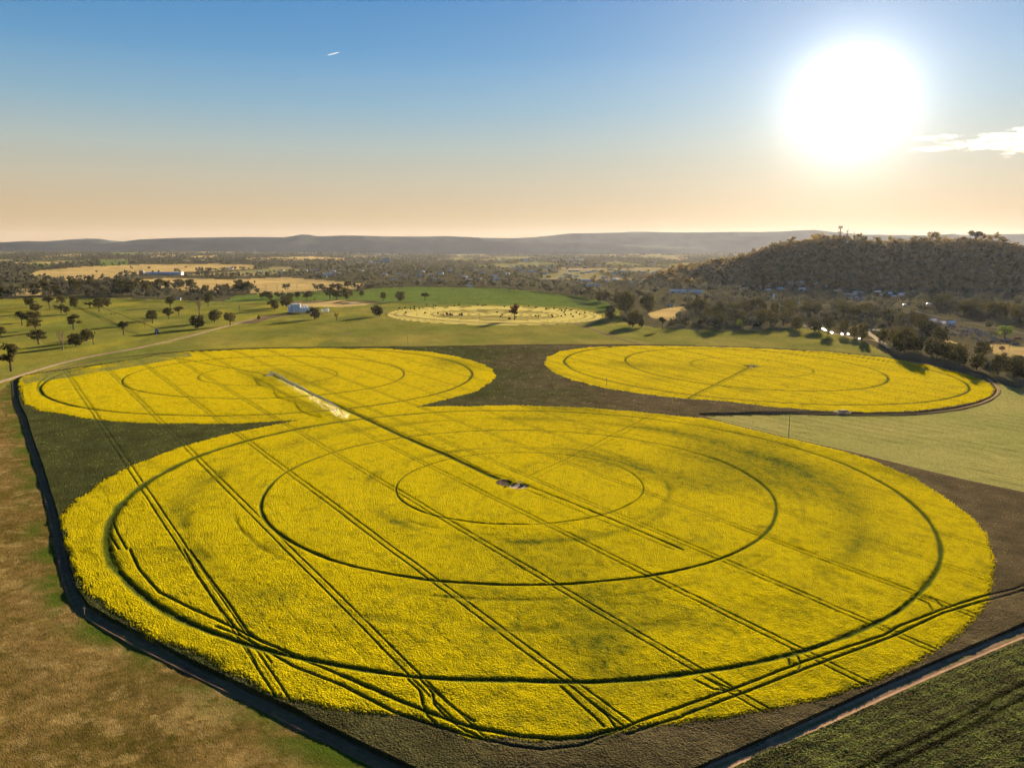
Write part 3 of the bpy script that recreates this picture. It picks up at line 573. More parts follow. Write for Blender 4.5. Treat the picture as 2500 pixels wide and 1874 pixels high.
def tree_proto(kind, seed):
    """trunk and crown of unit height and unit crown width"""
    rg = np.random.default_rng(seed); rd = random.Random(seed)
    mb = MB(); cl = []
    fork = {'round': .26, 'open': .34, 'umbrella': .42, 'sparse': .36, 'bare': .30, 'poplar': .12, 'shrub': .05, 'willow': .2, 'dense': .12}[kind]
    lean = (rd.uniform(-.05, .05), rd.uniform(-.05, .05)); tr = {'poplar': .02, 'shrub': .02}.get(kind, .034)
    mb.tube((0, 0, -.03), (lean[0], lean[1], fork), tr * 1.5, tr, 7)
    nb = {'round': 11, 'open': 10, 'umbrella': 11, 'sparse': 9, 'bare': 11, 'poplar': 9, 'shrub': 6, 'willow': 9, 'dense': 13}[kind]
    for i in range(nb):
        a = 2 * math.pi * (i * .618 + rd.random() * .2); q = rd.random()
        if kind in ('round', 'dense'):
            z = fork + .12 + (.84 - fork) * (i + .5) / nb; rr = .36 * math.sqrt(max(.05, 1 - ((z - .62) / .42) ** 2)) * (.6 + .5 * q); sz = (.17 + .06 * q, .12 + .03 * q)
            if kind == 'dense': z = fork + .04 + (.8 - fork) * (i + .5) / nb; sz = (.20, .15)
        elif kind == 'open': z = .42 + .48 * q; rr = .35 * (.3 + .7 * rd.random()); sz = (.17 + .05 * q, .105)
        elif kind == 'umbrella': z = .60 + .28 * q; rr = .36 * math.sqrt(rd.random()); sz = (.18, .11)
        elif kind == 'sparse': z = .50 + .42 * q; rr = .36 * (.4 + .6 * rd.random()); sz = (.11, .08)
        elif kind == 'bare': z = .55 + .42 * q; rr = .40 * (.3 + .7 * rd.random()); sz = (.1, .1)
        elif kind == 'poplar': z = .45 + .52 * q; rr = .30 * (1 - .6 * q); sz = (.22, .10)
        elif kind == 'willow': z = .45 + .35 * q; rr = .32 * rd.random(); sz = (.2, .28)
        else: z = .35 + .35 * q; rr = .33 * rd.random(); sz = (.22, .28)
        x, y = rr * math.cos(a) + lean[0], rr * math.sin(a) + lean[1]; z = min(z, 1 - sz[1] * .9)
        f0 = fork * (.75 + .5 * rd.random()); st = (lean[0] * f0 / fork, lean[1] * f0 / fork, min(f0, fork))
        mid = (x * .45, y * .45, st[2] + (z - st[2]) * .6)
        mb.tube(st, mid, tr * .62, tr * .4, 5); mb.tube(mid, (x, y, z), tr * .4, tr * .12, 5)
        if kind in ('bare', 'poplar', 'sparse'):
            for _ in range(9 if kind != 'sparse' else 4):
                e = (x + rd.uniform(-.11, .11), y + rd.uniform(-.11, .11), z + rd.uniform(-.03, .14)); t = rd.random()
                b0 = tuple(mid[k] + (( x, y, z)[k] - mid[k]) * t for k in range(3)); mb.tube(b0, e, tr * .16, tr * .06, 3)
        cl.append((x, y, z, sz[0], sz[1]))
    if kind in ('round', 'dense'): cl.append((0, 0, .62, .26, .24))
    nl, lf = {'round': (900, .042), 'open': (760, .042), 'umbrella': (800, .042), 'sparse': (240, .032), 'bare': (70, .018), 'poplar': (90, .02), 'shrub': (300, .06), 'willow': (420, .035), 'dense': (1000, .045)}[kind]
    V, Fq = crown_np(rg, cl, nl, lf)
    if kind == 'willow': V[:, 2] = V[:, 2] * .98
    return mb, V, Fq
PROTO = {}
def protos(kind, seeds, cm='leaf', tm=None):
    PROTO[kind] = []
    for sd in seeds:
        mb, V, Fq = tree_proto(kind.split('_')[0], sd)
        cmat = {'leaf': M_TREE, 'green': M_TREEG, 'red': M_TREER, 'twig': M_TWIG}[cm]
        PROTO[kind].append((mb.mesh('trunk', tm or M_BARK), mesh_np('crown', V, Fq, cmat)))
protos('round', (1, 2, 3, 4)); protos('open', (11, 12, 13)); protos('umbrella', (21, 22)); protos('sparse', (31, 32), 'leaf'); protos('dense', (71, 72))
protos('bare', (41, 42), 'twig', M_TWIG); protos('poplar', (51, 52), 'twig', M_TWIG); protos('shrub', (61, 62)); protos('shrub_green', (63,), 'green'); protos('round_green', (5,), 'green'); protos('open_red', (14,), 'red'); protos('willow_green', (81,), 'green'); protos('poplar_leaf', (53,), 'leaf')
KN = {'bare': 'bare_tree', 'poplar': 'poplar_tree', 'shrub': 'shrub', 'willow': 'willow_tree', 'poplar_leaf': 'poplar_tree'}
trd = random.Random(9); NT = 0
def tree_at(x, y, H, W, kind, label, group=None, cat=None):
    global NT
    NT += 1
    nm = KN.get(kind, KN.get(kind.split('_')[0], 'eucalypt_tree'))
    tm, cm = PROTO[kind][trd.randrange(len(PROTO[kind]))]
    z = float(TZ(np.array([x]), np.array([y]))[0])
    r = empty(nm, (x, y, z), trd.random() * 6.28, (W, W, H)); tag(r, label, cat or ('shrub' if nm == 'shrub' else 'tree'), group)
    link('trunk', tm, r); link('crown', cm, r)
    return r
def tree_px(px, yb, yt, wpx, kind, label, group=None):
    X, Y = gph(px, yb); k = math.hypot(1, .17) * Y / F
    return tree_at(X, Y, (yb - yt) * k, max(wpx * k, 1.5), kind, label, group)
G1 = 'scattered trees in the left paddock'; G2 = 'trees around the farm yard'; G3 = 'bare poplars in a row'; G4 = 'trees along the right road'
TREES = [
(27,906,834,56,'open','large open tree at the left edge beside the dirt road',G1), (153,856,806,32,'bare','pale leafless tree nearest the dirt road bend',G1),
(95,840,804,40,'round','brownish round tree left of the pale leafless tree',G1), (186,845,811,42,'dense','dark dense tree just right of the leafless tree',G1),
(212,833,800,36,'dense','dark tree behind the white trunked one',G1), (228,841,807,18,'sparse','thin tree with a whitish trunk beside two dark trees',G1),
(3,821,797,26,'round','dark tree cut by the left edge above the large open tree',G1), (88,805,777,36,'round','lower tree of the stacked brown trio in the left paddock',G1),
(84,785,760,38,'round','middle tree of the stacked brown trio in the left paddock',G1), (54,795,753,32,'open','tall open tree left of the stacked brown trio',G1),
(75,752,727,28,'round','upper left tree at the far fence of the left paddock',G1), (86,765,741,28,'round','tree just above the stacked brown trio',G1),
(122,753,722,30,'umbrella','umbrella topped tree on a clear tall trunk',G1), (150,765,743,34,'umbrella','flat crowned dark tree beside its small companion',G1),
(163,768,748,18,'round','small companion of the flat crowned dark tree',G1), (153,745,722,25,'round','brown tree behind the flat crowned dark tree',G1),
(181,751,718,22,'dense','tall narrow dark tree with forked trunk',G1), (180,804,766,40,'open','wide crooked tree with open branches mid paddock',G1),
(218,734,714,18,'umbrella','small flat tree at the far paddock fence',G1), (219,752,737,24,'umbrella','low greyish tree over the irrigation boom',G1),
(242,761,726,25,'round','tall brown tree where the irrigation boom begins',G1), (263,749,723,26,'dense','dark tree right of the tall brown tree',G1),
(302,817,782,29,'umbrella','lone umbrella tree below the irrigation boom',G1), (373,789,757,30,'round','round tree right above the irrigation boom',G1),
(412,779,751,27,'round','round tree with clear trunk left of the leaning one',G1), (415,749,724,24,'round','tree standing behind the pair in mid paddock',G1),
(437,769,744,28,'open','leaning tree right of the round pair',G1), (487,768,734,28,'bare','bare branched tree behind the largest round tree',G1),
(508,748,716,24,'round','tree at the far fence above the bare branched tree',G1), (481,802,766,42,'dense','largest round dark tree beside the dirt road',G1),
(524,786,753,36,'dense','second round dark tree beside the dirt road',G1), (562,794,763,31,'round','third round tree closest to the dirt road',G1),
(585,763,744,13,'bare','small dead tree near the farm yard shadow',G1), (355,741,729,9,'bare','tiny dead tree alone on the far green paddock',G1),
(353,800,779,9,'bare','curved dead trunk beside the irrigation boom',G1), (631,783,768,11,'shrub','small dark bush beside the farm yard track',G2),
(670,756,727,28,'dense','dark tree left of the white silos',G2), (700,749,720,34,'dense','largest dark tree behind the white silos',G2),
(769,779,747,35,'dense','dark spreading tree in front of the low silos',G2), (822,783,763,18,'sparse','thin nearly bare tree right of the silos',G2),
(922,772,744,33,'dense','dark tree at the left end of the hay circle',G2), (936,735,713,15,'round','narrow tree leftmost of three on the green pasture',G2),
(977,735,709,28,'dense','largest round tree of three on the green pasture',G2), (1037,734,715,23,'umbrella','flat topped tree rightmost of three on the green pasture',G2),
(883,726,709,14,'round','small tree beside the clump right of the farm dam',G2), (823,732,710,28,'round','front round tree of the dark clump by the dam',G2),
(845,730,699,26,'dense','tall tree in the dark clump by the dam',G2), (827,713,692,20,'round','rear tree of the dark clump by the dam',G2),
(806,730,701,28,'round','left tree of the dark clump by the dam',G2), (786,711,693,20,'round','tree left behind the dark clump by the dam',G2),
(857,723,707,13,'dense','small tree at the right end of the dark clump',G2), (749,732,711,29,'round','bushy tree on the grass behind the silos',G2),
(727,731,712,17,'round','small tree between two bushy ones behind the silos',G2), (707,730,714,23,'dense','dark bushy tree behind the largest tree at the silos',G2),
(656,730,709,28,'dense','wide dark tree at the left of the yard clump',G2), (639,730,714,15,'round','leftmost small tree of the yard clump',G2),
(677,727,713,17,'round','low tree within the yard clump',G2), (768,732,727,6,'shrub','tiny shrub right of the bushy tree',G2),
(649,714,695,6,'poplar','leftmost bare poplar of the row',G3), (677,713,695,5,'poplar','second bare poplar from the left',G3),
(702,711,694,6,'poplar','third bare poplar, thick and dark',G3), (715,710,702,3,'poplar','shortest bare poplar of the row',G3), (726,710,691,6,'poplar','tallest bare poplar of the row',G3),
(758,708,698,4,'poplar','thin bare poplar right of the tallest',G3), (771,708,690,6,'poplar','bare poplar before the dark clump',G3), (811,704,690,6,'poplar','bare poplar between two dark trees',G3), (870,701,688,5,'poplar','bare poplar near the woodland edge',G3), (875,701,690,4,'poplar','rightmost bare poplar of the row',G3),
(622,692,684,7,'shrub','lone small bush on the tan paddock',None), (848,704,687,22,'round','tree at the end of the tan paddock',None),
(1256,781,741,32,'open_red','lone dark red tree in front of the hay circle',None),
(1487,780,744,29,'dense','dark upright tree at the right end of the hay circle',None), (1545,797,756,46,'dense','wide many trunked tree casting the long shadow by the track',None),
(1565,799,772,16,'dense','narrow tree beside the many trunked one',None), (1617,804,774,21,'umbrella','small lollipop tree alone on the pale pasture',None),
(1528,768,706,50,'dense','tall massed tree behind the many trunked one',None), (1582,764,712,44,'dense','tall dark tree left of the tan clearing',None), (1510,752,722,32,'round','tree joining the belt to the tall mass',None),
(1643,793,784,16,'shrub','low dark shrub along the clearing fence',None), (1674,797,781,29,'shrub','olive round shrub along the clearing fence',None), (1695,797,785,22,'shrub','smaller olive shrub right of the round one',None),
(1711,795,780,22,'open_red','dark red brown small tree by the fence',None), (1767,804,795,14,'shrub_green','bright lime green bush at the pasture edge',None),
(1805,805,779,29,'willow_green','pale green drooping willow at the pasture edge',None), (1753,803,765,30,'round','round brown tree left of the lime bush',None),
(1943,804,768,36,'dense','first round tree by the glinting road',G4), (1989,809,776,40,'dense','wide round tree by the glinting road',G4), (2022,816,774,33,'round','round tree with pale clear trunk by the road',G4),
(2059,817,781,26,'round','narrower tree beyond the road in the row',G4), (2086,825,792,24,'dense','dark tree second from the road bend',G4), (2104,830,783,30,'dense','tallest dark tree at the road bend',G4),
(2146,768,755,14,'sparse','pale whitish round tree behind the road bend',None), (2155,769,757,12,'sparse','smaller pale whitish tree next to its twin',None),
(2157,838,800,32,'dense','dark tree at the left of the big right clump',None), (2208,861,792,66,'dense','broadest dark crown of the big right clump',None), (2242,860,812,38,'dense','brown tree at the right of the big clump',None),
(2180,848,803,40,'round','front tree of the big right clump',None), (2285,878,836,44,'round','round brown tree with gaps below its crown',None), (2304,879,830,36,'dense','dark tree touching the round brown tree',None),
(2343,893,834,46,'dense','reddish brown tree above the flower circle shadow',None), (2384,902,858,44,'dense','dark green tree with lit bare stem beside it',None), (2400,873,832,42,'round','brown tree behind the dark green tree',None),
(2436,915,858,44,'dense','left tree of the last dark pair at the right edge',None), (2474,921,862,42,'dense','right tree of the last dark pair at the right edge',None), (2497,905,868,30,'round','tree cut by the right edge of the view',None),
(2453,826,794,38,'round_green','bright green round tree by the far road',None), (2447,857,845,22,'open_red','orange brown bush below the bright green tree',None),
(2327,840,808,12,'poplar','leftmost bare brown poplar near the scrap yard',G4), (2350,846,815,12,'poplar','bare brown poplar in front of the scrap yard',G4), (2423,860,826,12,'poplar','bare poplar left of the orange bush',G4), (2463,857,820,14,'poplar','bare poplar right of the orange bush',G4), (2255,812,782,14,'poplar','bare poplar at the left of the scrap yard',G4), (2215,800,765,14,'poplar','bare poplar above the big right clump',G4),
(1256,712,692,9,'poplar_leaf','left poplar of the pale group at the pasture end',None), (1266,712,691,9,'poplar_leaf','right poplar of the pale group at the pasture end',None),
(1990,566,566,1,None,None,None)]
for t in TREES:
    if t[4]: tree_px(*t)

# the many trees of the belts, the town, the plain and the hillside; the largest stand as trees of their own
cand = []       # x, y, height, width, region, tint
def near_line(pts, n, hr, reg_, spread=2.0, seed=0):
    rd = random.Random(seed); P = np.array(pts, float); s_ = np.r_[0, np.cumsum(np.hypot(*np.diff(P, axis=0).T))]
    for _ in range(n):
        t = rd.random() * s_[-1]; px = np.interp(t, s_, P[:, 0]); py = np.interp(t, s_, P[:, 1]) - abs(rd.gauss(0, spread))
        X, Y = gp([(px, py)])[0]; h = rd.uniform(*hr); cand.append((X, Y, h, h * rd.uniform(.75, 1.15), reg_, rd.random()))
near_line([(0,731),(60,727),(130,722),(240,722),(330,723),(370,725)], 46, (9, 25), 'belt_left', 9, 1)
near_line([(100,705),(240,708),(390,708),(480,704)], 46, (15, 24), 'belt_left', 5, 2)
near_line([(500,722),(560,716),(620,722)], 18, (12, 22), 'belt_left', 7, 3)
near_line([(430,735),(560,735)], 10, (7, 10), 'belt_left', 2, 30)
near_line([(875,712),(940,706),(1010,701),(1120,700),(1210,702),(1260,706),(1320,713),(1400,722),(1470,734)], 60, (12, 19), 'belt_far', 4, 4)
near_line([(1440,738),(1500,745),(1560,735)], 14, (16, 24), 'belt_far', 8, 5)
near_line([(1700,790),(1760,796),(1830,800),(1900,800),(1940,797)], 26, (13, 22), 'belt_right', 12, 6)
near_line([(1680,765),(1780,770),(1900,775),(2050,778),(2140,790)], 40, (14, 24), 'belt_right', 9, 7)
near_line([(2140,830),(2190,855),(2250,868),(2330,888),(2420,905),(2500,925)], 16, (9, 20), 'belt_right', 10, 8)
near_line([(2160,790),(2220,800),(2260,820),(2300,850)], 18, (14, 22), 'belt_right', 8, 9)
near_line([(2260,745),(2330,765),(2420,780),(2500,795)], 26, (18, 30), 'belt_right', 10, 10)
near_line([(1500,700),(1600,700),(1700,715),(1800,720)], 40, (11, 18), 'town', 10, 11)
TOWN = [(1277,663),(1294,665),(1301,664),(1330,669),(1421,668),(1437,666),(1452,663),(1381,671),(1392,673),(1369,680),(1388,678),(1407,676),(1344,686),(1330,686),(1440,687),(1209,675),(1251,684),(1212,684),(1239,670),(1356,663),(1475,679),(1304,640),(1353,636),(1281,634),(1219,639),
    (1030,665),(1024,673),(1029,678),(1053,674),(1134,677),(1168,681),(1181,692),(1207,677),(1208,684),(1146,685),(904,641),(1124,624),(1017,688),(687,661),(746,662),(772,661),(813,663),(834,663),(883,663),(902,640),(849,642),(877,640),(1548,663),(1650,664),(1639,662),(1600,677),(1606,664),(1568,666),(1592,645),(1598,676),(1658,647),(1693,643),(1596,644),(1623,651),
    (1475,637),(1484,637),(1504,638),(1420,632),(1411,630),(1783,685),(1752,690),(1808,708),(1795,707),(1875,710),(1829,698),(1838,699),(1990,693),(2013,702),(2028,702),(2045,711),(2087,715),(2102,717),(2069,719),(2085,721),(2092,730),(2108,729),(2096,735),(2075,732),(2122,726),(2172,719),(2182,726),(2200,720),(2240,747),(2268,745),(2284,748),(2210,747),(2150,722),(2143,714),(1906,707),(1920,710),(1841,740),(1945,742),
    (1225,655),(1248,650),(1262,657),(1315,652),(1340,656),(1385,655),(1410,648),(1430,655),(1460,650),(1490,660),(1500,668),(1515,676),(1482,690),(1500,684),(1520,664),(1180,668),(1160,660),(1120,670),(1100,664),(1075,668),(1060,682),(990,676),(975,668),(960,684),(940,672)]
TWN = np.array(TOWN, float)
wr = np.random.default_rng(77)
def wood_ok(X, Y):
    m = ~(inpoly(X, Y, PAST) | inpoly(X, Y, PASTR) | inpoly(X, Y, VIV) | inpoly(X, Y, DAMD) | (np.hypot(X - HC[0], Y - HC[1]) < HRAD * 1.05))
    for P in TAN: m &= ~inpoly(X, Y, P) | (wr.random(X.shape) < .012)
    for P in GRN: m &= ~inpoly(X, Y, P) | (wr.random(X.shape) < .03)
    st = fbm(X * .5, Y * .16, 260, 3, 50); m &= ~((st > .64) & (Y > 2600))
    return m
# sample the plain row by row, closer rows with fuller trees
y = 612.0
while y < 800:
    sp = max(16 * (y - 606) / 112.0, 3.0); n = int(3000 / (sp * .55)); px = wr.random(n) * 3000 - 250; py = y + wr.random(n) * sp * .5
    y += sp * .5
    W = gp(np.column_stack([px, py])); k = 1.015 * W[:, 1] / F
    dens = np.where(px > 1650, .9, .8) * (.55 + .45 * (fbm(W[:, 0], W[:, 1], 140, 2, 91) > .42))
    town = (px > 820) & (px < 2250) & (py > 622) & (py < 735); dens = np.where(town, dens * .9, dens)
    scrap = (px > 2225) & (px < 2510) & (py > 765) & (py < 850) & (py > 770 + (px - 2225) * .1); dens = np.where(scrap, .04, dens)
    ok = wood_ok(W[:, 0], W[:, 1]) & (wr.random(n) < dens) & (hill(W[:, 0], W[:, 1]) < 1.0)
    if y > 742: ok &= px > 1640
    ok &= ~((px > 340) & (px < 455) & (py > 668) & (py < 684)); ok &= ~((px > 570) & (px < 1010) & (py > 669) & (py < 674) & (np.abs(px - 800) < 28))
    if 628 < y < 755:
        dx_ = np.abs(px[:, None] - TWN[None, :, 0]); dy_ = py[:, None] - TWN[None, :, 1]; ok &= ~((dx_ < 7) & (dy_ > -1.5) & (dy_ < 9)).any(1)
    for i in np.where(ok)[0]:
        h = max(wr.uniform(9, 19), 2.6 * k[i] * wr.uniform(.8, 1.3)); cand.append((W[i, 0], W[i, 1], h, h * wr.uniform(.8, 1.3) * (1.5 if y < 625 else 1), 'town' if town[i] else ('far' if y < 690 else 'plain'), wr.random()))
# the wooded hill
hx = []
Yh = 1560.0
while Yh < 2680:
    Xs = np.arange(250, 2500, 12.0); Xs = Xs + wr.uniform(-6, 6, len(Xs)); Ys = Yh + wr.uniform(-6, 6, len(Xs)); Yh += 12.0
    m = (hill(Xs, Ys) > 1.0) & (wr.random(len(Xs)) < .92 * 1.04) & (Xs / Ys < .78)
    for a, b in zip(Xs[m], Ys[m]): h = wr.uniform(8, 14) * (1 + .8 * (wr.random() < .10)); cand.append((a, b, h, h * wr.uniform(.9, 1.5), 'hill', wr.random()))
for px, ex in ((1858, 4), (1880, 5), (1921, 7), (1984, 8), (2004, 3), (2028, 4), (2046, 2), (2080, 5), (2096, 6), (2130, 5), (2163, 6), (2183, 4), (2215, 6), (2232, 5), (2268, 9), (2285, 6), (2325, 7), (2340, 4), (2365, 10), (2378, 9), (2395, 7), (2420, 9), (2437, 4), (2464, 4), (2482, 3), (1801, 6), (1780, 5), (1750, 5)):
    u = (px - CX) / F; Yq = 2490.0; k = Yq / F; cand.append((u * Yq * 1.0, Yq, (12 + 2.0 * ex) * k, (17 + 2.2 * ex) * k, 'ridge', wr.random()))
ap = [c[2] / c[1] * (1.35 if c[4] == 'ridge' else 1) * (2.0 if c[4].startswith('belt') else 1) for c in cand]
order = sorted(range(len(cand)), key=lambda i: -ap[i]); single = set(order[:296 - NT])
LB = {'belt_left': ('eucalypt in the thick dark belt behind the left green paddock', 'trees of the left paddock belt'),
      'belt_far': ('dark tree in the hedge line at the far edge of the bright green pasture', 'trees along the green pasture edge'),
      'belt_right': ('brown green tree in the backlit belt behind the right pasture', 'trees of the right belt'),
      'town': ('tree standing among the houses of the town', 'trees among the town houses'), 'ridge': ('tree rising on the skyline of the wooded hill', 'skyline trees of the hill'),
      'far': ('tree in the woodland of the far plain', 'trees of the plain'), 'plain': ('tree in the woods below the hill on the right', 'trees of the lower woods'), 'hill': ('tree on the lower slope of the wooded hill', 'trees of the hill slope')}
for i in sorted(single):
    x, y, h, wd, rg_, tn_ = cand[i]; tree_at(x, y, h, wd, trd.choice(('dense', 'round', 'dense', 'round', 'open')) if rg_ != 'ridge' else trd.choice(('round', 'umbrella', 'dense')), LB[rg_][0], LB[rg_][1])
def wood(name, idx, nl, leaf, seed, label, cat='woodland', mat=None):
    rg_ = np.random.default_rng(seed); VS = []; FS = []; TS = []; off = 0; vs = []
    for k in range(10):
        cl = [(rg_.uniform(-.28, .28), rg_.uniform(-.28, .28), rg_.uniform(.38, .82), rg_.uniform(.18, .26), rg_.uniform(.14, .2)) for _ in range(5)] + [(0, 0, .5, .34, .32)]
        vs.append(crown_np(rg_, cl, nl, leaf)[0])
    c = np.array([cand[i][:4] + (cand[i][5],) for i in idx]); z = TZ(c[:, 0], c[:, 1])
    for k in range(10):
        m = np.arange(len(c)) % 10 == k
        if not m.any(): continue
        v = vs[k]; cc = c[m]; a = rg_.random(len(cc)) * 6.28; ca, sa = np.cos(a)[:, None], np.sin(a)[:, None]
        X = (v[None, :, 0] * ca - v[None, :, 1] * sa) * cc[:, 3:4] + cc[:, 0:1]; Y = (v[None, :, 0] * sa + v[None, :, 1] * ca) * cc[:, 3:4] + cc[:, 1:2]; Z = v[None, :, 2] * cc[:, 2:3] + z[m][:, None]
        VS.append(np.stack([X, Y, Z], -1).reshape(-1, 3)); TS.append(np.repeat(cc[:, 4], len(v)))
    V = np.concatenate(VS); T_ = np.concatenate(TS); q = np.arange(len(V)).reshape(-1, 4)
    tag(link(name, mesh_np(name, V, q, mat or M_WOODD, {'tint': ('FLOAT', 'POINT', T_)})), label, cat, None, 'stuff')
rest = [i for i in range(len(cand)) if i not in single]
wood('hill_woodland', [i for i in rest if cand[i][4] in ('hill', 'ridge')], 46, .115, 3, 'dense dark woodland covering the hill at right', mat=M_WOOD)
wood('plain_woodland', [i for i in rest if cand[i][4] in ('belt_left', 'belt_far', 'belt_right', 'plain')], 130, .075, 4, 'mixed trees filling the lower ground before the town')
wood('town_trees', [i for i in rest if cand[i][4] == 'town'], 60, .10, 5, 'garden and street trees between the town houses')
fr_ = [i for i in rest if cand[i][4] == 'far']
wood('far_woodland', fr_, 26, .15, 6, 'hazy woodland bands across the far plain')
print('TREES', NT, 'cand', len(cand), 'far', len(fr_))

# ------------------------------------------------------------------ things
def ground_at(px, py, dz=0):
    X, Y = gph(px, py); return (X, Y, float(TZ(np.array([X]), np.array([Y]))[0]) + dz)
M_PALEBLUE = plain('pale blue sheeting', (.42, .60, .78), rough=.4, noise=.08, spec=.5)
M_ROOFS = {'grey': plain('grey roof metal', (.42, .44, .48), rough=.35, metal=.3, noise=.12, spec=.5), 'white': plain('white roof metal', (.74, .75, .78), rough=.35, noise=.08, spec=.5),
           'blue': plain('blue grey roof metal', (.30, .40, .52), rough=.35, metal=.2, noise=.12, spec=.5), 'red': plain('terracotta tiles', (.34, .15, .10), noise=.25), 'dark': plain('dark roof metal', (.12, .12, .13), noise=.2)}
M_WALLS = [plain('cream brick wall', (.48, .42, .34)), plain('red brick wall', (.26, .13, .09), noise=.3), plain('white board wall', (.62, .61, .58))]
M_GLASS = plain('dark window glass', (.03, .035, .045), rough=.15, spec=.5)
# --- silos: a round corrugated body on a cone hopper with a domed top and stand
def silo_parts(H, Rr, n=20):
    body = MB(); pr = [(Rr * .99, 1.3)]
    for i in range(1, int(H * 2)): z = 1.3 + (H - 1.3 - Rr * .55) * i / (H * 2); pr.append((Rr * (1 + (.012 if i % 2 else 0)), z))
    body.lathe(pr, n=n)
    dome = MB(); dome.lathe([(Rr * 1.03, H - Rr * .57), (Rr * .95, H - Rr * .35), (Rr * .7, H - Rr * .14), (Rr * .35, H - Rr * .03), (.25, H), (.25, H + .3), (0, H + .32)], n=n)
    hop = MB(); hop.lathe([(Rr * .98, 1.32), (Rr * .3, .15), (0, .15)], n=n)
    st = MB()
    for i in range(6): a = i * math.pi / 3; st.tube((Rr * .9 * math.cos(a), Rr * .9 * math.sin(a), -.3), (Rr * .9 * math.cos(a), Rr * .9 * math.sin(a), 1.6), .1)
    st.tube((Rr * 1.05, 0, .2), (Rr * 1.05, 0, H - Rr * .4), .06, n=4); st.tube((Rr * 1.05, .4, .2), (Rr * 1.05, .4, H - Rr * .4), .06, n=4)
    return [('body', body.mesh('body', M_WHITE)), ('roof', dome.mesh('roof', M_WHITE)), ('hopper', hop.mesh('hopper', M_STEEL)), ('stand', st.mesh('stand', M_STEEL))]
SB = silo_parts(14.0, 2.45); SS = silo_parts(8.6, 2.3); ORD = ['first', 'second', 'third', 'fourth']
for k, (px, py, big_, lb) in enumerate([(707.5,763.5,1,'white silo at the left end, slightly lower than its tall neighbours'), (715.2,763.3,2,'tall white silo second from the left end'), (722.8,763.2,2,'tall white silo third from the left end'), (730.5,763.2,2,'tall white silo beside the lower group'),
        (737,763.4,0,'low white silo next to the tall ones'), (743.5,763.4,0,'second low white silo after the tall ones'), (750,763.3,0,'low white silo left of the dark tree'), (756.5,763.2,0,'low white silo partly behind the dark tree'), (741,758.5,0,'low white silo in the rear row'), (748,758.5,0,'rear low white silo nearer the tree')]):
    p = ground_at(px, py); r = empty('grain_silo', p, k * .7, (1, 1, {0: 1, 1: .82, 2: 1}[big_])); tag(r, lb, 'silo', 'white silos in the farm yard')
    for nme, me in (SB if big_ else SS): link(nme, me, r)
def tank(px, py, H, Rr, label, mat=M_WHITE, cat='tank', group=None):
    r = empty('water_tank', ground_at(px, py)); tag(r, label, cat, group)
    MB().lathe([(Rr, -.5), (Rr, H * .85)], n=18).build('body', mat, r); MB().lathe([(Rr * 1.03, H * .84), (Rr * .6, H * .96), (.2, H), (0, H)], n=18).build('lid', mat, r)
tank(786.5, 760.5, 3.6, 1.5, 'small pale tank right of the dark spreading tree')
tank(799, 760.5, 5.4, 2.6, 'grey white tank standing alone on the red soil pad')
# --- houses and sheds
def shade(c, k): return tuple(min(1, v * k) for v in c)
def shed(px, py, wpx, label, roof='grey', wall=2, dep=None, H=None, cat='house', name='house', group='houses of the town', rz=None, hip=False, seed=None):
    X, Y, z = ground_at(px, py); k = Y * 1.015 / F; Wd = max(wpx * k, 7); rd = random.Random(int(px * 7 + py * 13))
    dep = dep or min(Wd, 18) * rd.uniform(.55, .8); H = H or (3.1 if Wd < 26 else rd.uniform(4.5, 6.5)); rz = rd.uniform(-.5, .5) if rz is None else rz
    r = empty(name, (X, Y, z), rz); tag(r, label, cat, group)
    MB().box((0, 0, H / 2 - .5), (Wd, dep, H + 1)).build('wall', M_WALLS[wall], r)
    e = .45; pk = min(dep, Wd) * (.22 if Wd < 26 else .12); hx_ = Wd / 2 + e; hy = dep / 2 + e; q = hx_ - (dep * .4 if hip else 0)
    rf = MB(); rf.add([(-hx_, -hy, H), (hx_, -hy, H), (hx_, hy, H), (-hx_, hy, H), (-q, 0, H + pk), (q, 0, H + pk), (-hx_, -hy, H - .15), (hx_, -hy, H - .15), (hx_, hy, H - .15), (-hx_, hy, H - .15)],
        [(0, 1, 5, 4), (2, 3, 4, 5), (1, 2, 5), (3, 0, 4), (6, 9, 8, 7), (0, 6, 7, 1), (1, 7, 8, 2), (2, 8, 9, 3), (3, 9, 6, 0)])
    ro = rf.build('roof', M_ROOFS[roof], r)
    n = max(2, min(6, int(Wd / 5)))
    if Wd < 26:
        for i in range(n):
            if i == n // 2: MB().box((-Wd / 2 + Wd * (i + .5) / n, -dep / 2 - .03, 1.05), (.95, .1, 2.1)).build('door', M_DARK, r)
            else: MB().box((-Wd / 2 + Wd * (i + .5) / n, -dep / 2 - .03, 1.6), (1.5, .1, 1.1)).build('window', M_GLASS, r)
        if rd.random() < .5: MB().box((Wd * .2, dep * .15, H + pk * .9), (.7, .7, 1.4)).build('chimney', M_WALLS[1], ro)
    else:
        MB().box((-Wd * .2, -dep / 2 - .05, H * .38), (5, .14, H * .76)).build('roller_door', M_STEEL, r)
        MB().box((Wd * .22, -dep / 2 - .05, H * .38), (5, .14, H * .76)).build('roller_door', M_STEEL, r)
    return r
GS = 'large sheds'
shed(398, 671, 92, 'long pale blue shed on the tan paddock far left', 'blue', 0, 22, 7, 'shed', 'farm_shed', None, .02)
bpy.data.objects['farm_shed'].children[1].data.materials[0] = M_PALEBLUE
tank(346, 671, 15, 8, 'pale upright tank at the left end of the long blue shed', M_PALE)
shed(436, 732, 10, 'small pale blue hut among dark trees left of the yard', 'blue', 2, 5, 3, 'hut', 'hut', None, .1)
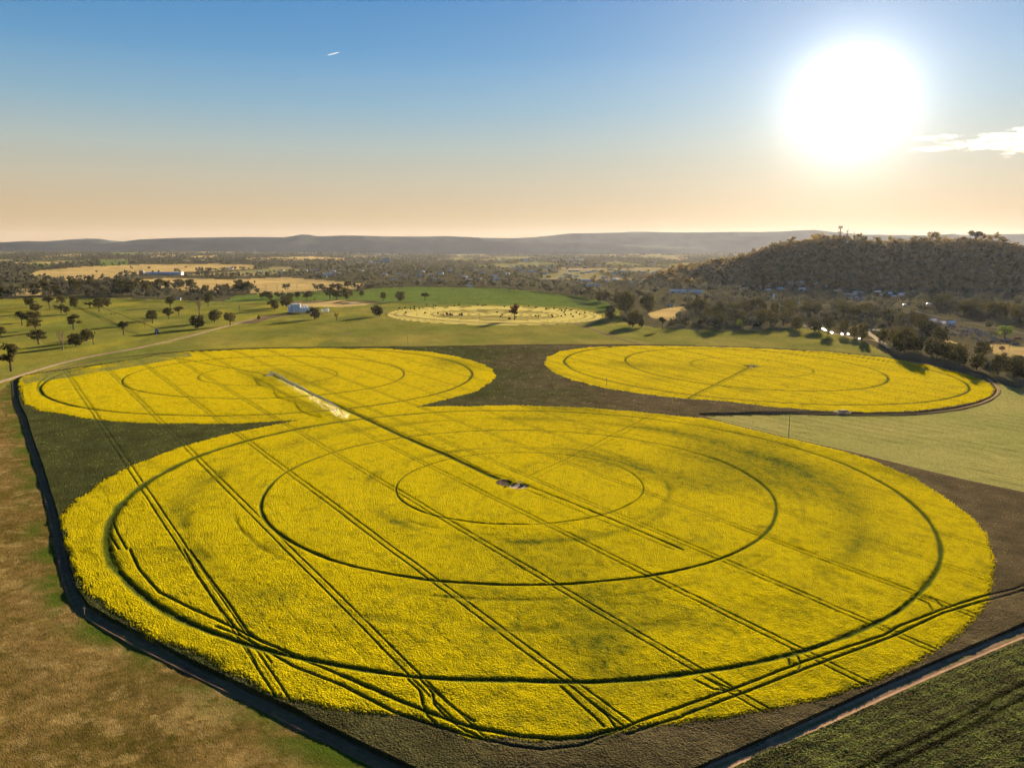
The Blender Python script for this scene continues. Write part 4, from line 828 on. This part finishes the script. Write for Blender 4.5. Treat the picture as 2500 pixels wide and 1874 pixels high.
for a in [(560,657,18,'pale roofed shed in the woods above the tan paddock','grey'),(808,672,38,'long pale roofed shed above the row of poplars','white'),(785,676,26,'low dark roofed shed left of the long pale one','dark'),(694,669,30,'dark long shed under the trees far left of town','dark'),(635,664,7,'narrow pale blue building among far trees','blue'),
          (770,619,14,'tiny pale blue shed on the far plain','blue'),(1402,663,28,'glinting white long roof beside the golden trees','white'),(1424,687,34,'large pale shed roof behind the pasture belt','white'),(1448,699,38,'long blue grey shed nearest the pasture belt','blue'),
          (1545,692,40,'broad grey depot with pale walls at the town edge','grey'),(1675,715,76,'longest grey shed below the hill, blue at one end','grey'),(1715,656,26,'pale long roof on the hill foot beside its twin','white'),(1738,656,13,'short white roof on the hill foot','white'),(1360,636,30,'pale factory roof at the far side of town','white'),(1400,638,44,'longest far factory roof across town','grey'),
          (1285,638,22,'far pale warehouse left of the factory','white'),(1015,633,12,'arched white roof far behind the tall block','white'),(1951,693,24,'grey long roof under the hill slope','grey'),(1958,708,14,'white roof below the long grey one under the hill','white'),(1935,693,16,'dull grey roof left of the long one under the hill','grey'),
          (1636,747,13,'dark timber hut on the tan clearing','dark')]:
    shed(a[0], a[1], a[2], a[3], a[4], 2, None, None, 'shed', 'shed', GS)
HR0 = [('white', 'white'), ('grey', 'pale grey'), ('blue', 'blue grey'), ('red', 'terracotta'), ('grey', 'silver grey')]
locs = [(1000, 'west of the big pasture belt'), (1200, 'above the middle of the pasture belt'), (1340, 'in the crowded part of town'), (1470, 'near the golden trees in town'), (1620, 'at the foot of the low ridge'), (1900, 'below the left flank of the hill'), (2110, 'among trees under the hill centre'), (2600, 'under the right side of the hill')]
for i, (px, py) in enumerate(TOWN):
    rf, rn = HR0[(i * 7 + int(px)) % 5]; rd = random.Random(i); wn = ['cream brick', 'red brick', 'white board'][i % 3]
    lc = next(l for m_, l in locs if px < m_)
    shed(px, py, rd.uniform(9, 16) * (1 if py > 655 else .8), '%s roofed %s house %s' % (rn, wn, lc), rf, i % 3, hip=rd.random() < .5)
# tall grey block far away
r = empty('tower_block', ground_at(940, 642), .15); tag(r, 'tall grey slab building rising from the far trees', 'building')
MB().box((0, 0, 14), (58, 16, 30)).build('wall', M_ROOFS['grey'], r); MB().box((31, 0, 15), (5, 17, 32)).build('stair_tower', M_WHITE, r); MB().box((-50, 5, 3), (60, 18, 8)).build('annex', M_ROOFS['blue'], r); MB().box((0, 0, 29.6), (59, 17, .8)).build('roof', M_ROOFS['dark'], r)
for zz in range(5): MB().box((0, -8.05, 4 + zz * 5), (54, .1, 1.6)).build('window', M_GLASS, r)
r = empty('church', ground_at(2119, 780), -.4); tag(r, 'steep bright roofed church beside the road bend', 'church')
MB().box((0, 0, 2), (16, 9, 5)).build('wall', M_WALLS[0], r)
MB().add([(-8.5, -5, 4.4), (8.5, -5, 4.4), (8.5, 5, 4.4), (-8.5, 5, 4.4), (-8.5, 0, 12), (8.5, 0, 12)], [(0, 1, 5, 4), (2, 3, 4, 5), (1, 2, 5), (3, 0, 4)]).build('roof', M_ROOFS['white'], r)
MB().box((-8.06, 0, 1.2), (.1, 1.6, 2.4)).build('door', M_DARK, r)
r = empty('water_tower', ground_at(1889, 729)); tag(r, 'narrow white tower standing in the woods below the hill', 'tower'); MB().lathe([(2.4, -1), (2.4, 9.5)], n=14).build('shaft', M_WHITE, r); MB().lathe([(2.7, 9.4), (2.7, 10.2), (0, 10.8)], n=14).build('cap', M_WHITE, r)
# --- power poles
def pole(px, pb, pt, label, arms=1):
    X, Y, z = ground_at(px, pb); H = (pb - pt) * Y * 1.015 / F; r = empty('power_pole', (X, Y, z), .9); tag(r, label, 'power pole', 'power poles across the fields')
    MB().tube((0, 0, -.5), (0, 0, H), .17, .12, 8).build('post', M_POLE, r)
    c = MB(); c.box((0, 0, H - .45), (2.3, .14, .14)); c.build('crossarm', M_POLE, r)
    for x in (-1.0, -.35, .4, 1.0): MB().lathe([(.05, 0), (.09, .08), (.05, .16), (.08, .24), (0, .28)], (x, 0, H - .38), 6).build('insulator', M_WHITE, r)
pole(1925, 1070, 1008, 'nearest power pole, at the edge of the largest yellow circle'); pole(1481, 944, 922, 'pole beside the left rim of the right yellow circle')
pole(996, 847, 817, 'pole at the pasture edge above the left yellow circle'); pole(850, 814, 787, 'pole in the bare patch on the green pasture'); pole(1337, 794, 776, 'pole in the small bare patch below the hay circle')
pole(1171, 784, 766, 'pole at the lower rim of the hay circle'); pole(742, 782, 752, 'pole left of the dark tree by the silos'); pole(2143, 845, 832, 'pole by the pale road junction'); pole(1073, 727, 707, 'pole on the bright green pasture'); pole(1018, 771, 759, 'pole inside the left part of the hay circle'); pole(1245, 733, 715, 'pole beyond the hay circle on bright grass')
for px, py, a, b in ((1337, 795, 9, 4), (850, 815, 9, 5)):
    X, Y, z = ground_at(px, py); o = MB().lathe([(a, .22), (a * .5, .4), (0, .45)], n=18).build('bare_soil', M_TRACK, None, (X, Y, z)); o.scale = (1, b / a, 1); tag(o, kind='structure')
# --- communication towers on the hill
def htower(px, H, label, kind):
    u = (px - CX) / F; Y = 2478.0; X = u * Y; z = float(TZ(np.array([X]), np.array([Y]))[0]); r = empty('communication_tower', (X, Y, z)); tag(r, label, 'radio tower', 'radio towers on the hilltop')
    m = M_POLE if kind == 1 else M_DARK; lat = MB(); b0, b1 = 1.5, .55
    if kind == 2: lat.tube((0, 0, 0), (0, 0, H), .7, .5, 8)
    else:
        n = int(H / 3); cs = ((-1, -1), (1, -1), (1, 1), (-1, 1))
        for i in range(n):
            za, zb = H * i / n, H * (i + 1) / n; wa, wb = b0 + (b1 - b0) * i / n, b0 + (b1 - b0) * (i + 1) / n
            for k in range(4):
                c, d = cs[k], cs[(k + 1) % 4]; lat.tube((c[0] * wa, c[1] * wa, za), (c[0] * wb, c[1] * wb, zb), .36, n=4); lat.tube((c[0] * wa, c[1] * wa, za), (d[0] * wb, d[1] * wb, zb),   .22, n=3); lat.tube((c[0] * wb, c[1] * wb, zb), (d[0] * wb, d[1] * wb, zb), .13, n=3)
    lat.build('mast', m, r)
    def drum(x, z, rr=2.0): MB().tube((x, -.8, z), (x, .8, z), rr, n=12).build('dish', M_DARK, r)
    def arm(z, w_): MB().tube((-w_, 0, z), (w_, 0, z), .28, n=4).build('platform', m, r)
    if kind == 0:
        arm(H - 1, 3.8); arm(H - 5, 4.6); arm(H - 18, 4.5)
        for x, z in ((-3.8, H - .6), (3.8, H - .6), (-4.9, H - 5.2), (4.9, H - 4.6), (-5.2, H - 18), (4.6, H - 18)): drum(x, z)
    elif kind == 1:
        for x, z in ((-2.6, H - 7), (-4.2, H - 16), (2.6, H - 23)): drum(x, z, 1.6)
        MB().tube((0, 0, H), (0, 0, H + 4), .3, .1, 4).build('antenna', m, r)
    else:
        arm(H - 1, 2.2); arm(H - 6, 1.8)
        for x in (-2, 0, 2): MB().box((x, 0, H - .2), (.7, .5, 3)).build('antenna', M_DARK, r)
        MB().tube((0, 0, H), (0, 0, H + 9), .14, .05, 4).build('lightning_rod', m, r)
htower(2037, 48, 'tallest tower on the hilltop, dark with dishes at its head', 0); htower(2055, 40, 'pale lattice tower in the middle of the hilltop three', 1); htower(2070.5, 33, 'rightmost and slimmest tower on the hilltop', 2)
for px in (2054.5, 2061):
    u = (px - CX) / F; X, Y = u * 2470, 2470.0; z = float(TZ(np.array([X]), np.array([Y]))[0]); r = empty('equipment_hut', (X, Y, z)); tag(r, 'white hut directly under the pale lattice tower' if px < 2058 else 'white hut to the right under the hilltop towers', 'hut')
    MB().box((0, 0, 5), (6, 4, 11)).build('wall', M_WHITE, r); MB().box((0, 0, 10.7), (6.6, 4.6, .4)).build('roof', M_WHITE, r)
# --- hay bales and farm machines on the mown circle
bale = MB(); bale.tube((-.75, 0, .85), (.75, 0, .85), .9, n=14); bm_ = bale.mesh('hay_bale', plain('dark wrapped hay', (.10, .075, .04), noise=.4, scale=3))
bw = MB()
for x in (-.4, 0, .4): bw.tube((x - .03, 0, .85), (x + .03, 0, .85), .93, n=14)
bwm = bw.mesh('twine', M_BARK)
BZ4 = [(520,1058),(612,1052),(707,1068),(772,1036),(772,1077),(855,1067),(625,1133),(955,1140),(1170,1148),(985,1003),(1095,1008),(1132,1021),(1448,1020),(1525,1003),(1917,1013),(1947,1018),(1978,1004),(1262,1172),(1845,1000)]
BZ5 = [(218,1031),(625,1026),(760,1045),(735,1050),(920,1076),(1058,1066),(1263,1069),(1350,1091),(1243,1097),(1185,1100),(1225,1132),(1430,1132),(1575,1142),(1243,1168),(1340,1163),(1488,1164),(1178,1195),(1375,1200),(1018,1177),(1030,1204),(745,1190),(790,1196),(155,1198),(95,1128),(180,1172),(415,1210)]
for i, (x, y) in enumerate(BZ4 + BZ5):
    px, py = (900 + x / 6.9125, 600 + y / 6.9125) if i < len(BZ4) else (1200 + x / 6.9125, 600 + y / 6.9125)
    p = ground_at(px, py); sc_ = 1.25; r = link('hay_bale', bm_, None, p, random.Random(i).random() * 3.1, (sc_, sc_, sc_)); link('twine', bwm, r)
    d = ((px - 1209) / 264, (py - 768) / 15); side = 'left part' if px < 1110 else ('middle' if px < 1310 else 'right part'); fr2 = 'far rim' if py < 752 else ('near rim' if py > 769 else 'inner mown ground')
    tag(r, 'dark round bale in the %s of the hay circle, %s' % (side, fr2), 'hay bale', 'round bales on the hay circle')
def tractor(px, py, label, col, rz, name='tractor', cat='tractor', sc_=1.25):
    r = empty(name, ground_at(px, py), rz, (sc_,) * 3); tag(r, label, cat)
    mt = plain(name + ' paint', col, rough=.5)
    b = MB(); b.box((1.1, 0, 1.35), (2.4, .95, 1.0)).box((-.5, 0, 1.0), (1.6, 1.3, .7)); b.build('body', mt, r)
    MB().box((-.6, 0, 2.2), (1.5, 1.5, 1.4), top=.9).build('cab', M_GLASS, r); MB().box((-.6, 0, 2.95), (1.6, 1.6, .14)).build('roof', mt, r)
    for x, y, q in ((-.9, -.95, .85), (-.9, .95, .85), (1.7, -.8, .55), (1.7, .8, .55)): MB().tube((x, y - .2, q), (x, y + .2, q), q, n=16).build('wheel', M_DARK, r)
    MB().tube((1.6, .2, 1.8), (1.6, .2, 2.7), .06, n=5).build('exhaust', M_DARK, r); return r
def baler(px, py, label, rz, sc_=1.2):
    r = empty('hay_baler', ground_at(px, py), rz, (sc_,) * 3); tag(r, label, 'hay baler')
    MB().tube((0, -1.3, 1.7), (0, 1.3, 1.7), 1.3, n=14).box((1.8, 0, .9), (1.8, 2.2, .8)).build('chamber', plain('faded red paint', (.22, .05, .04)), r); MB().box((3.2, 0, .6), (2.0, .2, .2)).build('drawbar', M_DARK, r)
    for y in (-1.4, 1.4): MB().tube((.2, y - .15, .55), (.2, y + .15, .55), .55, n=14).build('wheel', M_DARK, r)
baler(1091, 769.2, 'leftmost dark machine, a baler on the lower hay rim', .2, 1.4); tractor(1100.5, 770.5, 'dark tractor in front of the baler on the hay rim', (.05, .05, .06), .2, sc_=1.4); tractor(1126, 770.2, 'brownish red tractor alone on the hay rim', (.30, .12, .07), 2.9, sc_=1.4)
tractor(1244, 780.5, 'dark red machine left of the lone red tree', (.16, .05, .07), 1.2, 'harvester', 'harvester', 1.3)
M_PIPE = M_STEEL; M_RUST = plain('rusty brown pipe', (.10, .06, .04), noise=.3)
# --- centre pivot irrigators
def pivot(p0, p1, nspan, label, Hh=3.6, name='centre_pivot_irrigator', sprk=True):
    M_STEEL = M_PIPE if sprk else M_RUST
    X0, Y0 = gp([p0])[0]; X1, Y1 = gp([p1])[0]; z0 = float(TZ(np.array([X0]), np.array([Y0]))[0]); a = math.atan2(Y1 - Y0, X1 - X0); Lh = math.hypot(X1 - X0, Y1 - Y0)
    z1 = float(TZ(np.array([X1]), np.array([Y1]))[0]); r = empty(name, (X0, Y0, z0), a); r.rotation_euler = (0, -math.atan2(z1 - z0, Lh), a); tag(r, label, 'irrigator')
    st = MB()
    for sx, sy in ((-1, -1), (1, -1), (1, 1), (-1, 1)): st.tube((sx * 1.5, sy * 1.5, -.2), (sx * .4, sy * .4, Hh + .4), .1, n=4)
    st.box((0, 0, .1), (4, 4, .3)).build('pivot_point', M_STEEL, r); MB().box((1.2, -1.4, 1.6), (.9, .5, 1.3)).build('control_box', M_WHITE, r)
    for k in range(nspan):
        a0, a1_ = Lh * k / nspan, Lh * (k + 1) / nspan; sp = MB(); m = 8
        for j in range(m):
            t0, t1 = j / m, (j + 1) / m; f = lambda t: Hh + 1.1 * math.sin(math.pi * t); g_ = lambda t: Hh - .1 + (1.1 - 1.5) * math.sin(math.pi * t)
            A = (a0 + (a1_ - a0) * t0, 0, f(t0)); B = (a0 + (a1_ - a0) * t1, 0, f(t1)); sp.tube(A, B, .14, n=5)
            for y in (-.8, .8):
                C_ = (A[0], y * math.sin(math.pi * t0), g_(t0)); D = (B[0], y * math.sin(math.pi * t1), g_(t1)); sp.tube(C_, D, .05, n=3); sp.tube(A, D, .04, n=3); sp.tube(C_, B, .04, n=3)
        so_ = sp.build('span', M_STEEL, r)
        if sprk:
            h = MB()
            for j in range(10): x = a0 + (a1_ - a0) * (j + .5) / 10; h.tube((x, .1, Hh + .8), (x, .1, 1.9), .03, n=3)
            h.build('sprinkler_drops', M_DARK, so_)
        tw_ = MB()
        for y in (-1.9, 1.9): tw_.tube((a1_, 0, Hh), (a1_, y, .5), .09, n=4)
        tw_.tube((a1_, -1.9, .5), (a1_, 1.9, .5), .1, n=4); to_ = tw_.build('wheel_tower', M_STEEL, r)
        for y in (-1.9, 1.9): MB().tube((a1_ - .18, y, .6), (a1_ + .18, y, .6), .6, n=12).build('wheel', M_DARK, to_)
    return (X0, Y0, z0, a, Lh)
pv = pivot((661, 918), (826, 1009), 3, 'irrigator working in the left yellow circle with water spraying', 3.8)
pivot((384, 812), (203, 738), 4, 'long irrigation boom lying across the left paddock', 4.2, 'irrigation_boom', False)
r = empty('hose_reel', ground_at(383.5, 815), .3, (1.5,) * 3); tag(r, 'dark blue drum machine at the end of the irrigation boom', 'hose reel')
mbl = plain('dark blue paint', (.05, .08, .16)); MB().tube((-1, 0, 2), (1, 0, 2), 1.9, n=18).build('drum', mbl, r); MB().box((0, 0, .7), (3.4, 2.6, .25)).build('frame', M_DARK, r); MB().tube((0, -2.6, 0), (0, -2.6, 2.2), .22).build('standpipe', M_WHITE, r)
for x in (-1.6, 1.6): MB().tube((x, -.15, .5), (x, .15, .5), .5, n=12).build('wheel', M_DARK, r)
# pivot points of the other two circles
for px, py, lb in ((1268, 1190, 'steel pivot stand on the pale pad of the largest circle'), (1836, 897, 'pivot stand at the middle of the right yellow circle')):
    r = empty('pivot_stand', ground_at(px, py), .4); tag(r, lb, 'pivot stand', 'pivot stands of the crop circles'); m = MB()
    for sx, sy in ((-1, -1), (1, -1), (1, 1), (-1, 1)): m.tube((sx * 1.1, sy * 1.1, 0), (sx * .3, sy * .3, 3.1), .09, n=4)
    m.build('frame', M_STEEL, r); MB().box((0, 0, 0), (3.4, 3.4, .5)).build('concrete_pad', M_PALE, r); MB().box((1.0, -.9, 1.1), (.8, .4, 1.1)).build('control_box', M_DARK, r)
# water spray drifting off the working irrigator
msp, tsp = newmat('water spray'); osp = N(tsp, 'ShaderNodeOutputMaterial'); m1 = N(tsp, 'ShaderNodeMixShader'); m1.inputs[0].default_value = .07; tb = N(tsp, 'ShaderNodeBsdfTransparent'); tl = N(tsp, 'ShaderNodeBsdfTranslucent'); tl.inputs[0].default_value = (.95, .95, .95, 1)
L(tsp, tb.outputs[0], m1.inputs[1]); L(tsp, tl.outputs[0], m1.inputs[2]); L(tsp, m1.outputs[0], osp.inputs[0])
rs = np.random.default_rng(12); n = 850; t = rs.random(n) ** .55; side = np.abs(rs.normal(size=n)) * (.5 + 2.5 * t) + .2; al = pv[4] * (.04 + 1.10 * t) + rs.normal(size=n) * 1.2
hh = np.clip(1.3 + rs.random(n) * 2.4 - side * .14, 1.0, 4); ca, sa = math.cos(pv[3]), math.sin(pv[3])
X = pv[0] + al * ca + side * sa; Y = pv[1] + al * sa - side * ca; Z = TZ(X, Y) + hh; cc = np.column_stack([X, Y, Z]); dr = rs.normal(size=(n, 3)); dr /= np.linalg.norm(dr, axis=1)[:, None]; e2 = np.cross(dr, rs.normal(size=(n, 3))); e2 /= np.linalg.norm(e2, axis=1)[:, None]; sz = (.14 + .3 * rs.random(n) * (.4 + t))[:, None]
V = np.stack([cc - dr * sz * 2, cc - e2 * sz * .6, cc + dr * sz * 2, cc + e2 * sz * .6], 1).reshape(-1, 3)
tag(link('water_spray', mesh_np('water_spray', V, np.arange(n * 4).reshape(-1, 4), msp)), 'white water spray drifting from the working irrigator', 'water spray', None, 'stuff')
# dark bushes round the pivot pad of the largest circle, and others
def bush(px, py, wpx, hpx, kind, lb, g=None): tree_px(px, py, py - hpx, wpx, kind, lb, g)
bush(1273, 1187, 16, 9, 'shrub', 'dark weedy bush right behind the pale pad', 'bushes at the pivot pad'); bush(1256, 1184, 14, 9, 'shrub', 'dark green bush above the pale pad', 'bushes at the pivot pad'); bush(1286, 1190, 14, 7, 'shrub', 'low dark bush at the right tip of the pad', 'bushes at the pivot pad'); bush(1234, 1194, 10, 9, 'shrub', 'bush at the lower left of the dark bare soil', 'bushes at the pivot pad')
bush(107, 1086, 20, 7, 'shrub_green', 'small yellow green bush in the dark crop at left', None); bush(125, 1084, 26, 5, 'shrub_green', 'flat spreading yellow green bush beside a smaller one', None)
# --- marker post by the left track, small trailer on the pad, cars on the glinting road, wrecks of the scrap yard
r = empty('marker_post', ground_at(206, 1501), 0); tag(r, 'thin leaning post with crosspiece beside the left dark track', 'post'); MB().tube((0, 0, -.2), (.15, 0, 2.4), .09, .07, 6).build('post', M_POLE, r); MB().box((.12, 0, 2.0), (.9, .08, .1)).build('crosspiece', M_POLE, r)
r = empty('flat_trailer', ground_at(2058, 1008), .1, (1.1,) * 3); tag(r, 'tan loaded trailer beside the right yellow circle', 'trailer'); MB().box((0, 0, .9), (5, 2.1, .2)).build('deck', M_POLE, r); MB().box((0, 0, 1.4), (4.4, 1.8, .8)).build('load', M_PALE, r); MB().box((3.2, 0, .8), (1.6, .12, .12)).build('drawbar', M_DARK, r)
for x in (-.9, .3):
    for y in (-1.1, 1.1): MB().tube((x, y - .1, .4), (x, y + .1, .4), .4, n=10).build('wheel', M_DARK, r)
def car_meshes(col, nm):
    m = plain(nm, col, rough=.7, noise=.05, spec=0); b = MB()
    b.box((0, 0, .62), (4.4, 1.75, .55), top=.97); c = MB(); c.box((-.15, 0, 1.17), (2.5, 1.6, .58), top=.80); w = MB(); w.tube((0, -.11, 0), (0, .11, 0), .33, n=10)
    return b.mesh('body', m), c.mesh('cabin', M_GLASS), w.mesh('wheel', M_DARK)
CM = [car_meshes(c, n_) for c, n_ in (((.5, .5, .5), 'white car paint'), ((.35, .37, .40), 'silver car paint'), ((.28, .05, .04), 'red car paint'), ((.06, .09, .2), 'blue car paint'), ((.16, .12, .16), 'faded purple grey paint'))]
def car(px, py, ci, label, group, sc_=1.0, rz=0, tilt=0):
    p = ground_at(px, py, .1); r = empty('parked_car' if 'scrap' not in group else 'wrecked_car', p, rz, (sc_,) * 3); r.rotation_euler = (tilt, 0, rz); tag(r, label, 'car', group); b, c, wv = CM[ci]
    link('body', b, r); link('cabin', c, r)
    for x in (-1.4, 1.35):
        for y in (-.82, .82): link('wheel', wv, r, (x, y, .33))
for px, py, ci, lb in ((1963,797,0,'white car at the left start of the glinting road'),(1982,800,0,'white car beside the first road tree'),(2001,801,0,'white car between the first two road trees'),(2003,805,1,'silver car just below the white one between trees'),(2010,805,2,'red car by the pale trunked tree'),(2014,808.5,0,'white car right of the red one'),(2031,815,1,'silver car near the pale trunk'),(2056,818.5,0,'white car left of the dark road trees'),(2071,818.5,0,'white car behind the dark road trees'),(2098,829.5,3,'dark blue car under the tallest road tree'),(2131,808,3,'blue car right of the road bend'),(2143,808,1,'silver car right of the blue one')):
    car(px, py, ci, lb, 'cars along the glinting road', 1.0, random.Random(px).uniform(-.5, .5))
srd = random.Random(44); nsc = 0
while nsc < 120:
    px = srd.uniform(2250, 2490); py = srd.uniform(782, 842)
    c0_ = 790 + (px - 2250) * .20
    if abs(py - c0_) > 15 or (py - c0_) * 1 < -13: continue
    if inpoly(np.array([px]), np.array([py]), np.array([(2430, 800), (2475, 800), (2475, 828), (2430, 828)]))[0]: continue
    ci = srd.choice((4, 4, 4, 1, 3, 2, 4)); nm = {4: 'faded purple grey', 1: 'silver', 3: 'dark blue', 2: 'rusty red'}[ci]
    car(px, py, ci, '%s wreck in the crowded rows of the scrap yard' % nm, 'wrecks in the scrap yard', 1.15, srd.uniform(0, 3.1), srd.uniform(-.08, .08)); nsc += 1
shed(2321, 793, 16, 'white long shed at the top of the scrap yard', 'white', 2, 7, 4, 'shed', 'shed', GS, .05); shed(2277, 787, 12, 'bright roofed shed at the top left of the scrap yard', 'white', 2, 7, 4, 'shed', 'shed', GS, .1); shed(2300, 791, 10, 'small cream shed between two white scrap yard sheds', 'white', 0, 6, 3, 'shed', 'shed', GS, .1)
shed(1147, 700.5, 12, 'bright white roofed shed on the far edge of the green pasture', 'white', 2, 9, 3, 'shed', 'shed', GS, .05)
# --- rail fences of the paddocks
def fence(pts, label, every=18):
    P = smoothline(gp(pts)); s_ = np.r_[0, np.cumsum(np.hypot(*np.diff(P, axis=0).T))]; t = np.arange(0, s_[-1], every); X = np.interp(t, s_, P[:, 0]); Y = np.interp(t, s_, P[:, 1]); Z = TZ(X, Y)
    r = empty('wire_fence', (X[0], Y[0], Z[0])); tag(r, label, 'fence'); w_ = MB(); 
    for i in range(len(X) - 1):
        for h in (.5, 1.15): w_.tube((X[i] - X[0], Y[i] - Y[0], Z[i] - Z[0] + h), (X[i + 1] - X[0], Y[i + 1] - Y[0], Z[i + 1] - Z[0] + h), .03, n=3)
    w_.build('wire', M_STEEL, r); pm = MB().tube((0, 0, -.2), (0, 0, 1.35), .1, n=5).mesh('post', M_POLE)
    for i in range(min(100, len(X))): link('post', pm, r, (X[i] - X[0], Y[i] - Y[0], Z[i] - Z[0]))
fence([(0,934.5),(85,908),(155,888),(226,872),(311,858),(381,843),(452,826),(537,803),(620,781)], 'wire fence along the lower side of the curving dirt road')
fence([(1560,796),(1640,800),(1720,806),(1800,807),(1900,806),(1945,800)], 'wire fence at the top edge of the pale right pasture')
fence([(560,706),(700,703),(820,700),(880,699)], 'wire fence crossing the tan paddock behind the poplars', 30)
# --- clouds and the contrail, far outside the haze
mc_, tc_ = newmat('thin cloud'); oc = N(tc_, 'ShaderNodeOutputMaterial'); vc = N(tc_, 'ShaderNodeVolumePrincipled'); vc.inputs['Color'].default_value = (1, .98, .95, 1); vc.inputs['Density'].default_value = .00022; vc.inputs['Anisotropy'].default_value = .72
L(tc_, vc.outputs[0], oc.inputs['Volume'])
def sky_pt(px, py, D):
    x = (px - CX) / F; y = -(py - CY) / F; dY = math.cos(PIT) + y * math.sin(PIT); dZ = -math.sin(PIT) + y * math.cos(PIT); t = D / dY; return (x * t, D, CAMZ + dZ * t)
def cloud(name, spec, D, seed, label):
    rc = np.random.default_rng(seed); Vs = []; Fs = []; off = 0
    for (xa, ya, xb, yb, th_, n_) in spec:
        for i in range(n_):
            t_ = rc.random(); px = xa + (xb - xa) * t_; py = ya + (yb - ya) * t_ + rc.normal() * th_ * .35; env = math.sin(math.pi * min(1, max(0, .06 + .9 * t_))) ** .5
            c = np.array(sky_pt(px, py, D + rc.normal() * 180)); s_ = th_ * D / F * (.12 + .38 * rc.random() ** 1.5) * env; v = rc.normal(size=(12, 3)); v /= np.linalg.norm(v, axis=1)[:, None]
            m = 7; th2 = np.linspace(0, math.pi, m); ph2 = np.linspace(0, 2 * math.pi, 11)[:-1]; q = np.array([(math.sin(a_) * math.cos(b_), math.sin(a_) * math.sin(b_), math.cos(a_)) for a_ in th2 for b_ in ph2])
            q = q * (1 + .25 * (rc.random((len(q), 1)) - .5)) * np.array([s_ * 3.0, s_ * 2.0, s_ * .5]); Vs.append(q + c)
            ii = np.arange(m * 10).reshape(m, 10); Fs.append(np.stack([ii[:-1], ii[1:], np.roll(ii[1:], -1, 1), np.roll(ii[:-1], -1, 1)], -1).reshape(-1, 4) + off); off += m * 10
    tag(link(name, mesh_np(name, np.concatenate(Vs), np.concatenate(Fs), mc_, smooth=True)), label, 'cloud', None, 'stuff')
cloud('clouds', [(2225, 341, 2375, 330, 8, 60), (2215, 366, 2330, 360, 9, 60), (2290, 350, 2420, 345, 8, 60), (2330, 358, 2560, 348, 17, 150), (2390, 335, 2600, 322, 16, 130), (2440, 368, 2640, 360, 13, 90), (2470, 313, 2500, 314, 6, 14), (2520, 340, 2800, 335, 26, 160)], 11000, 3, 'thin wispy cloud to the right of the sun')
p0 = Vector(sky_pt(801, 135, 14000)); p1 = Vector(sky_pt(827, 128, 14000))
mct, tct = newmat('contrail ice'); o_ = N(tct, 'ShaderNodeOutputMaterial'); d_ = N(tct, 'ShaderNodeBsdfDiffuse'); d_.inputs[0].default_value = (1, 1, 1, 1); t_ = N(tct, 'ShaderNodeBsdfTransparent'); x_ = N(tct, 'ShaderNodeMixShader'); x_.inputs[0].default_value = .11; tl_ = N(tct, 'ShaderNodeBsdfTranslucent'); aa_ = N(tct, 'ShaderNodeMixShader'); L(tct, d_.outputs[0], aa_.inputs[1]); L(tct, tl_.outputs[0], aa_.inputs[2]); L(tct, t_.outputs[0], x_.inputs[1]); L(tct, aa_.outputs[0], x_.inputs[2]); L(tct, x_.outputs[0], o_.inputs[0])
tag(MB().tube(p0, p1, 9, 4, 10).tube(p0 + (p1 - p0) * .45, p1, 5, 3, 8).build('contrail', mct), 'short white contrail high in the left sky', 'contrail', None, 'stuff')
# dust and smoke plumes on the far plain
msm, tsm = newmat('smoke'); os_ = N(tsm, 'ShaderNodeOutputMaterial'); vs_ = N(tsm, 'ShaderNodeVolumePrincipled'); vs_.inputs['Color'].default_value = (.95, .93, .9, 1); vs_.inputs['Density'].default_value = .0012; L(tsm, vs_.outputs[0], os_.inputs['Volume'])
for (px, py, wx, hx2, lb) in ((1366, 617, 70, 22, 'pale dust plume beside a broader one on the far plain'), (1386, 616, 130, 34, 'broad pale dust plume on the far plain'), (623, 628, 16, 70, 'thin smoke rising from the far plain at left')):
    X, Y, z = ground_at(px, py); m = MB(); m.lathe([(.05, 0), (.5, .1), (.7, .35), (1, .6), (.7, .85), (.05, 1)], n=12); o = m.build('smoke', msm, None, (X, Y, z + 1)); o.scale = (wx, wx, hx2); tag(o, lb, 'smoke', None, 'stuff')

# ------------------------------------------------------------------ haze: one closed box of even air
mh, th = newmat('haze'); oh = N(th, 'ShaderNodeOutputMaterial'); ph = N(th, 'ShaderNodeVolumePrincipled')
ph.inputs['Color'].default_value = (.76, .81, .98, 1); ph.inputs['Density'].default_value = .36e-5; ph.inputs['Anisotropy'].default_value = .38
L(th, ph.outputs[0], oh.inputs['Volume'])
hb = MB().box((0, 8500, 185), (60000, 22000, 490)).build('haze', mh); tag(hb, kind='stuff')
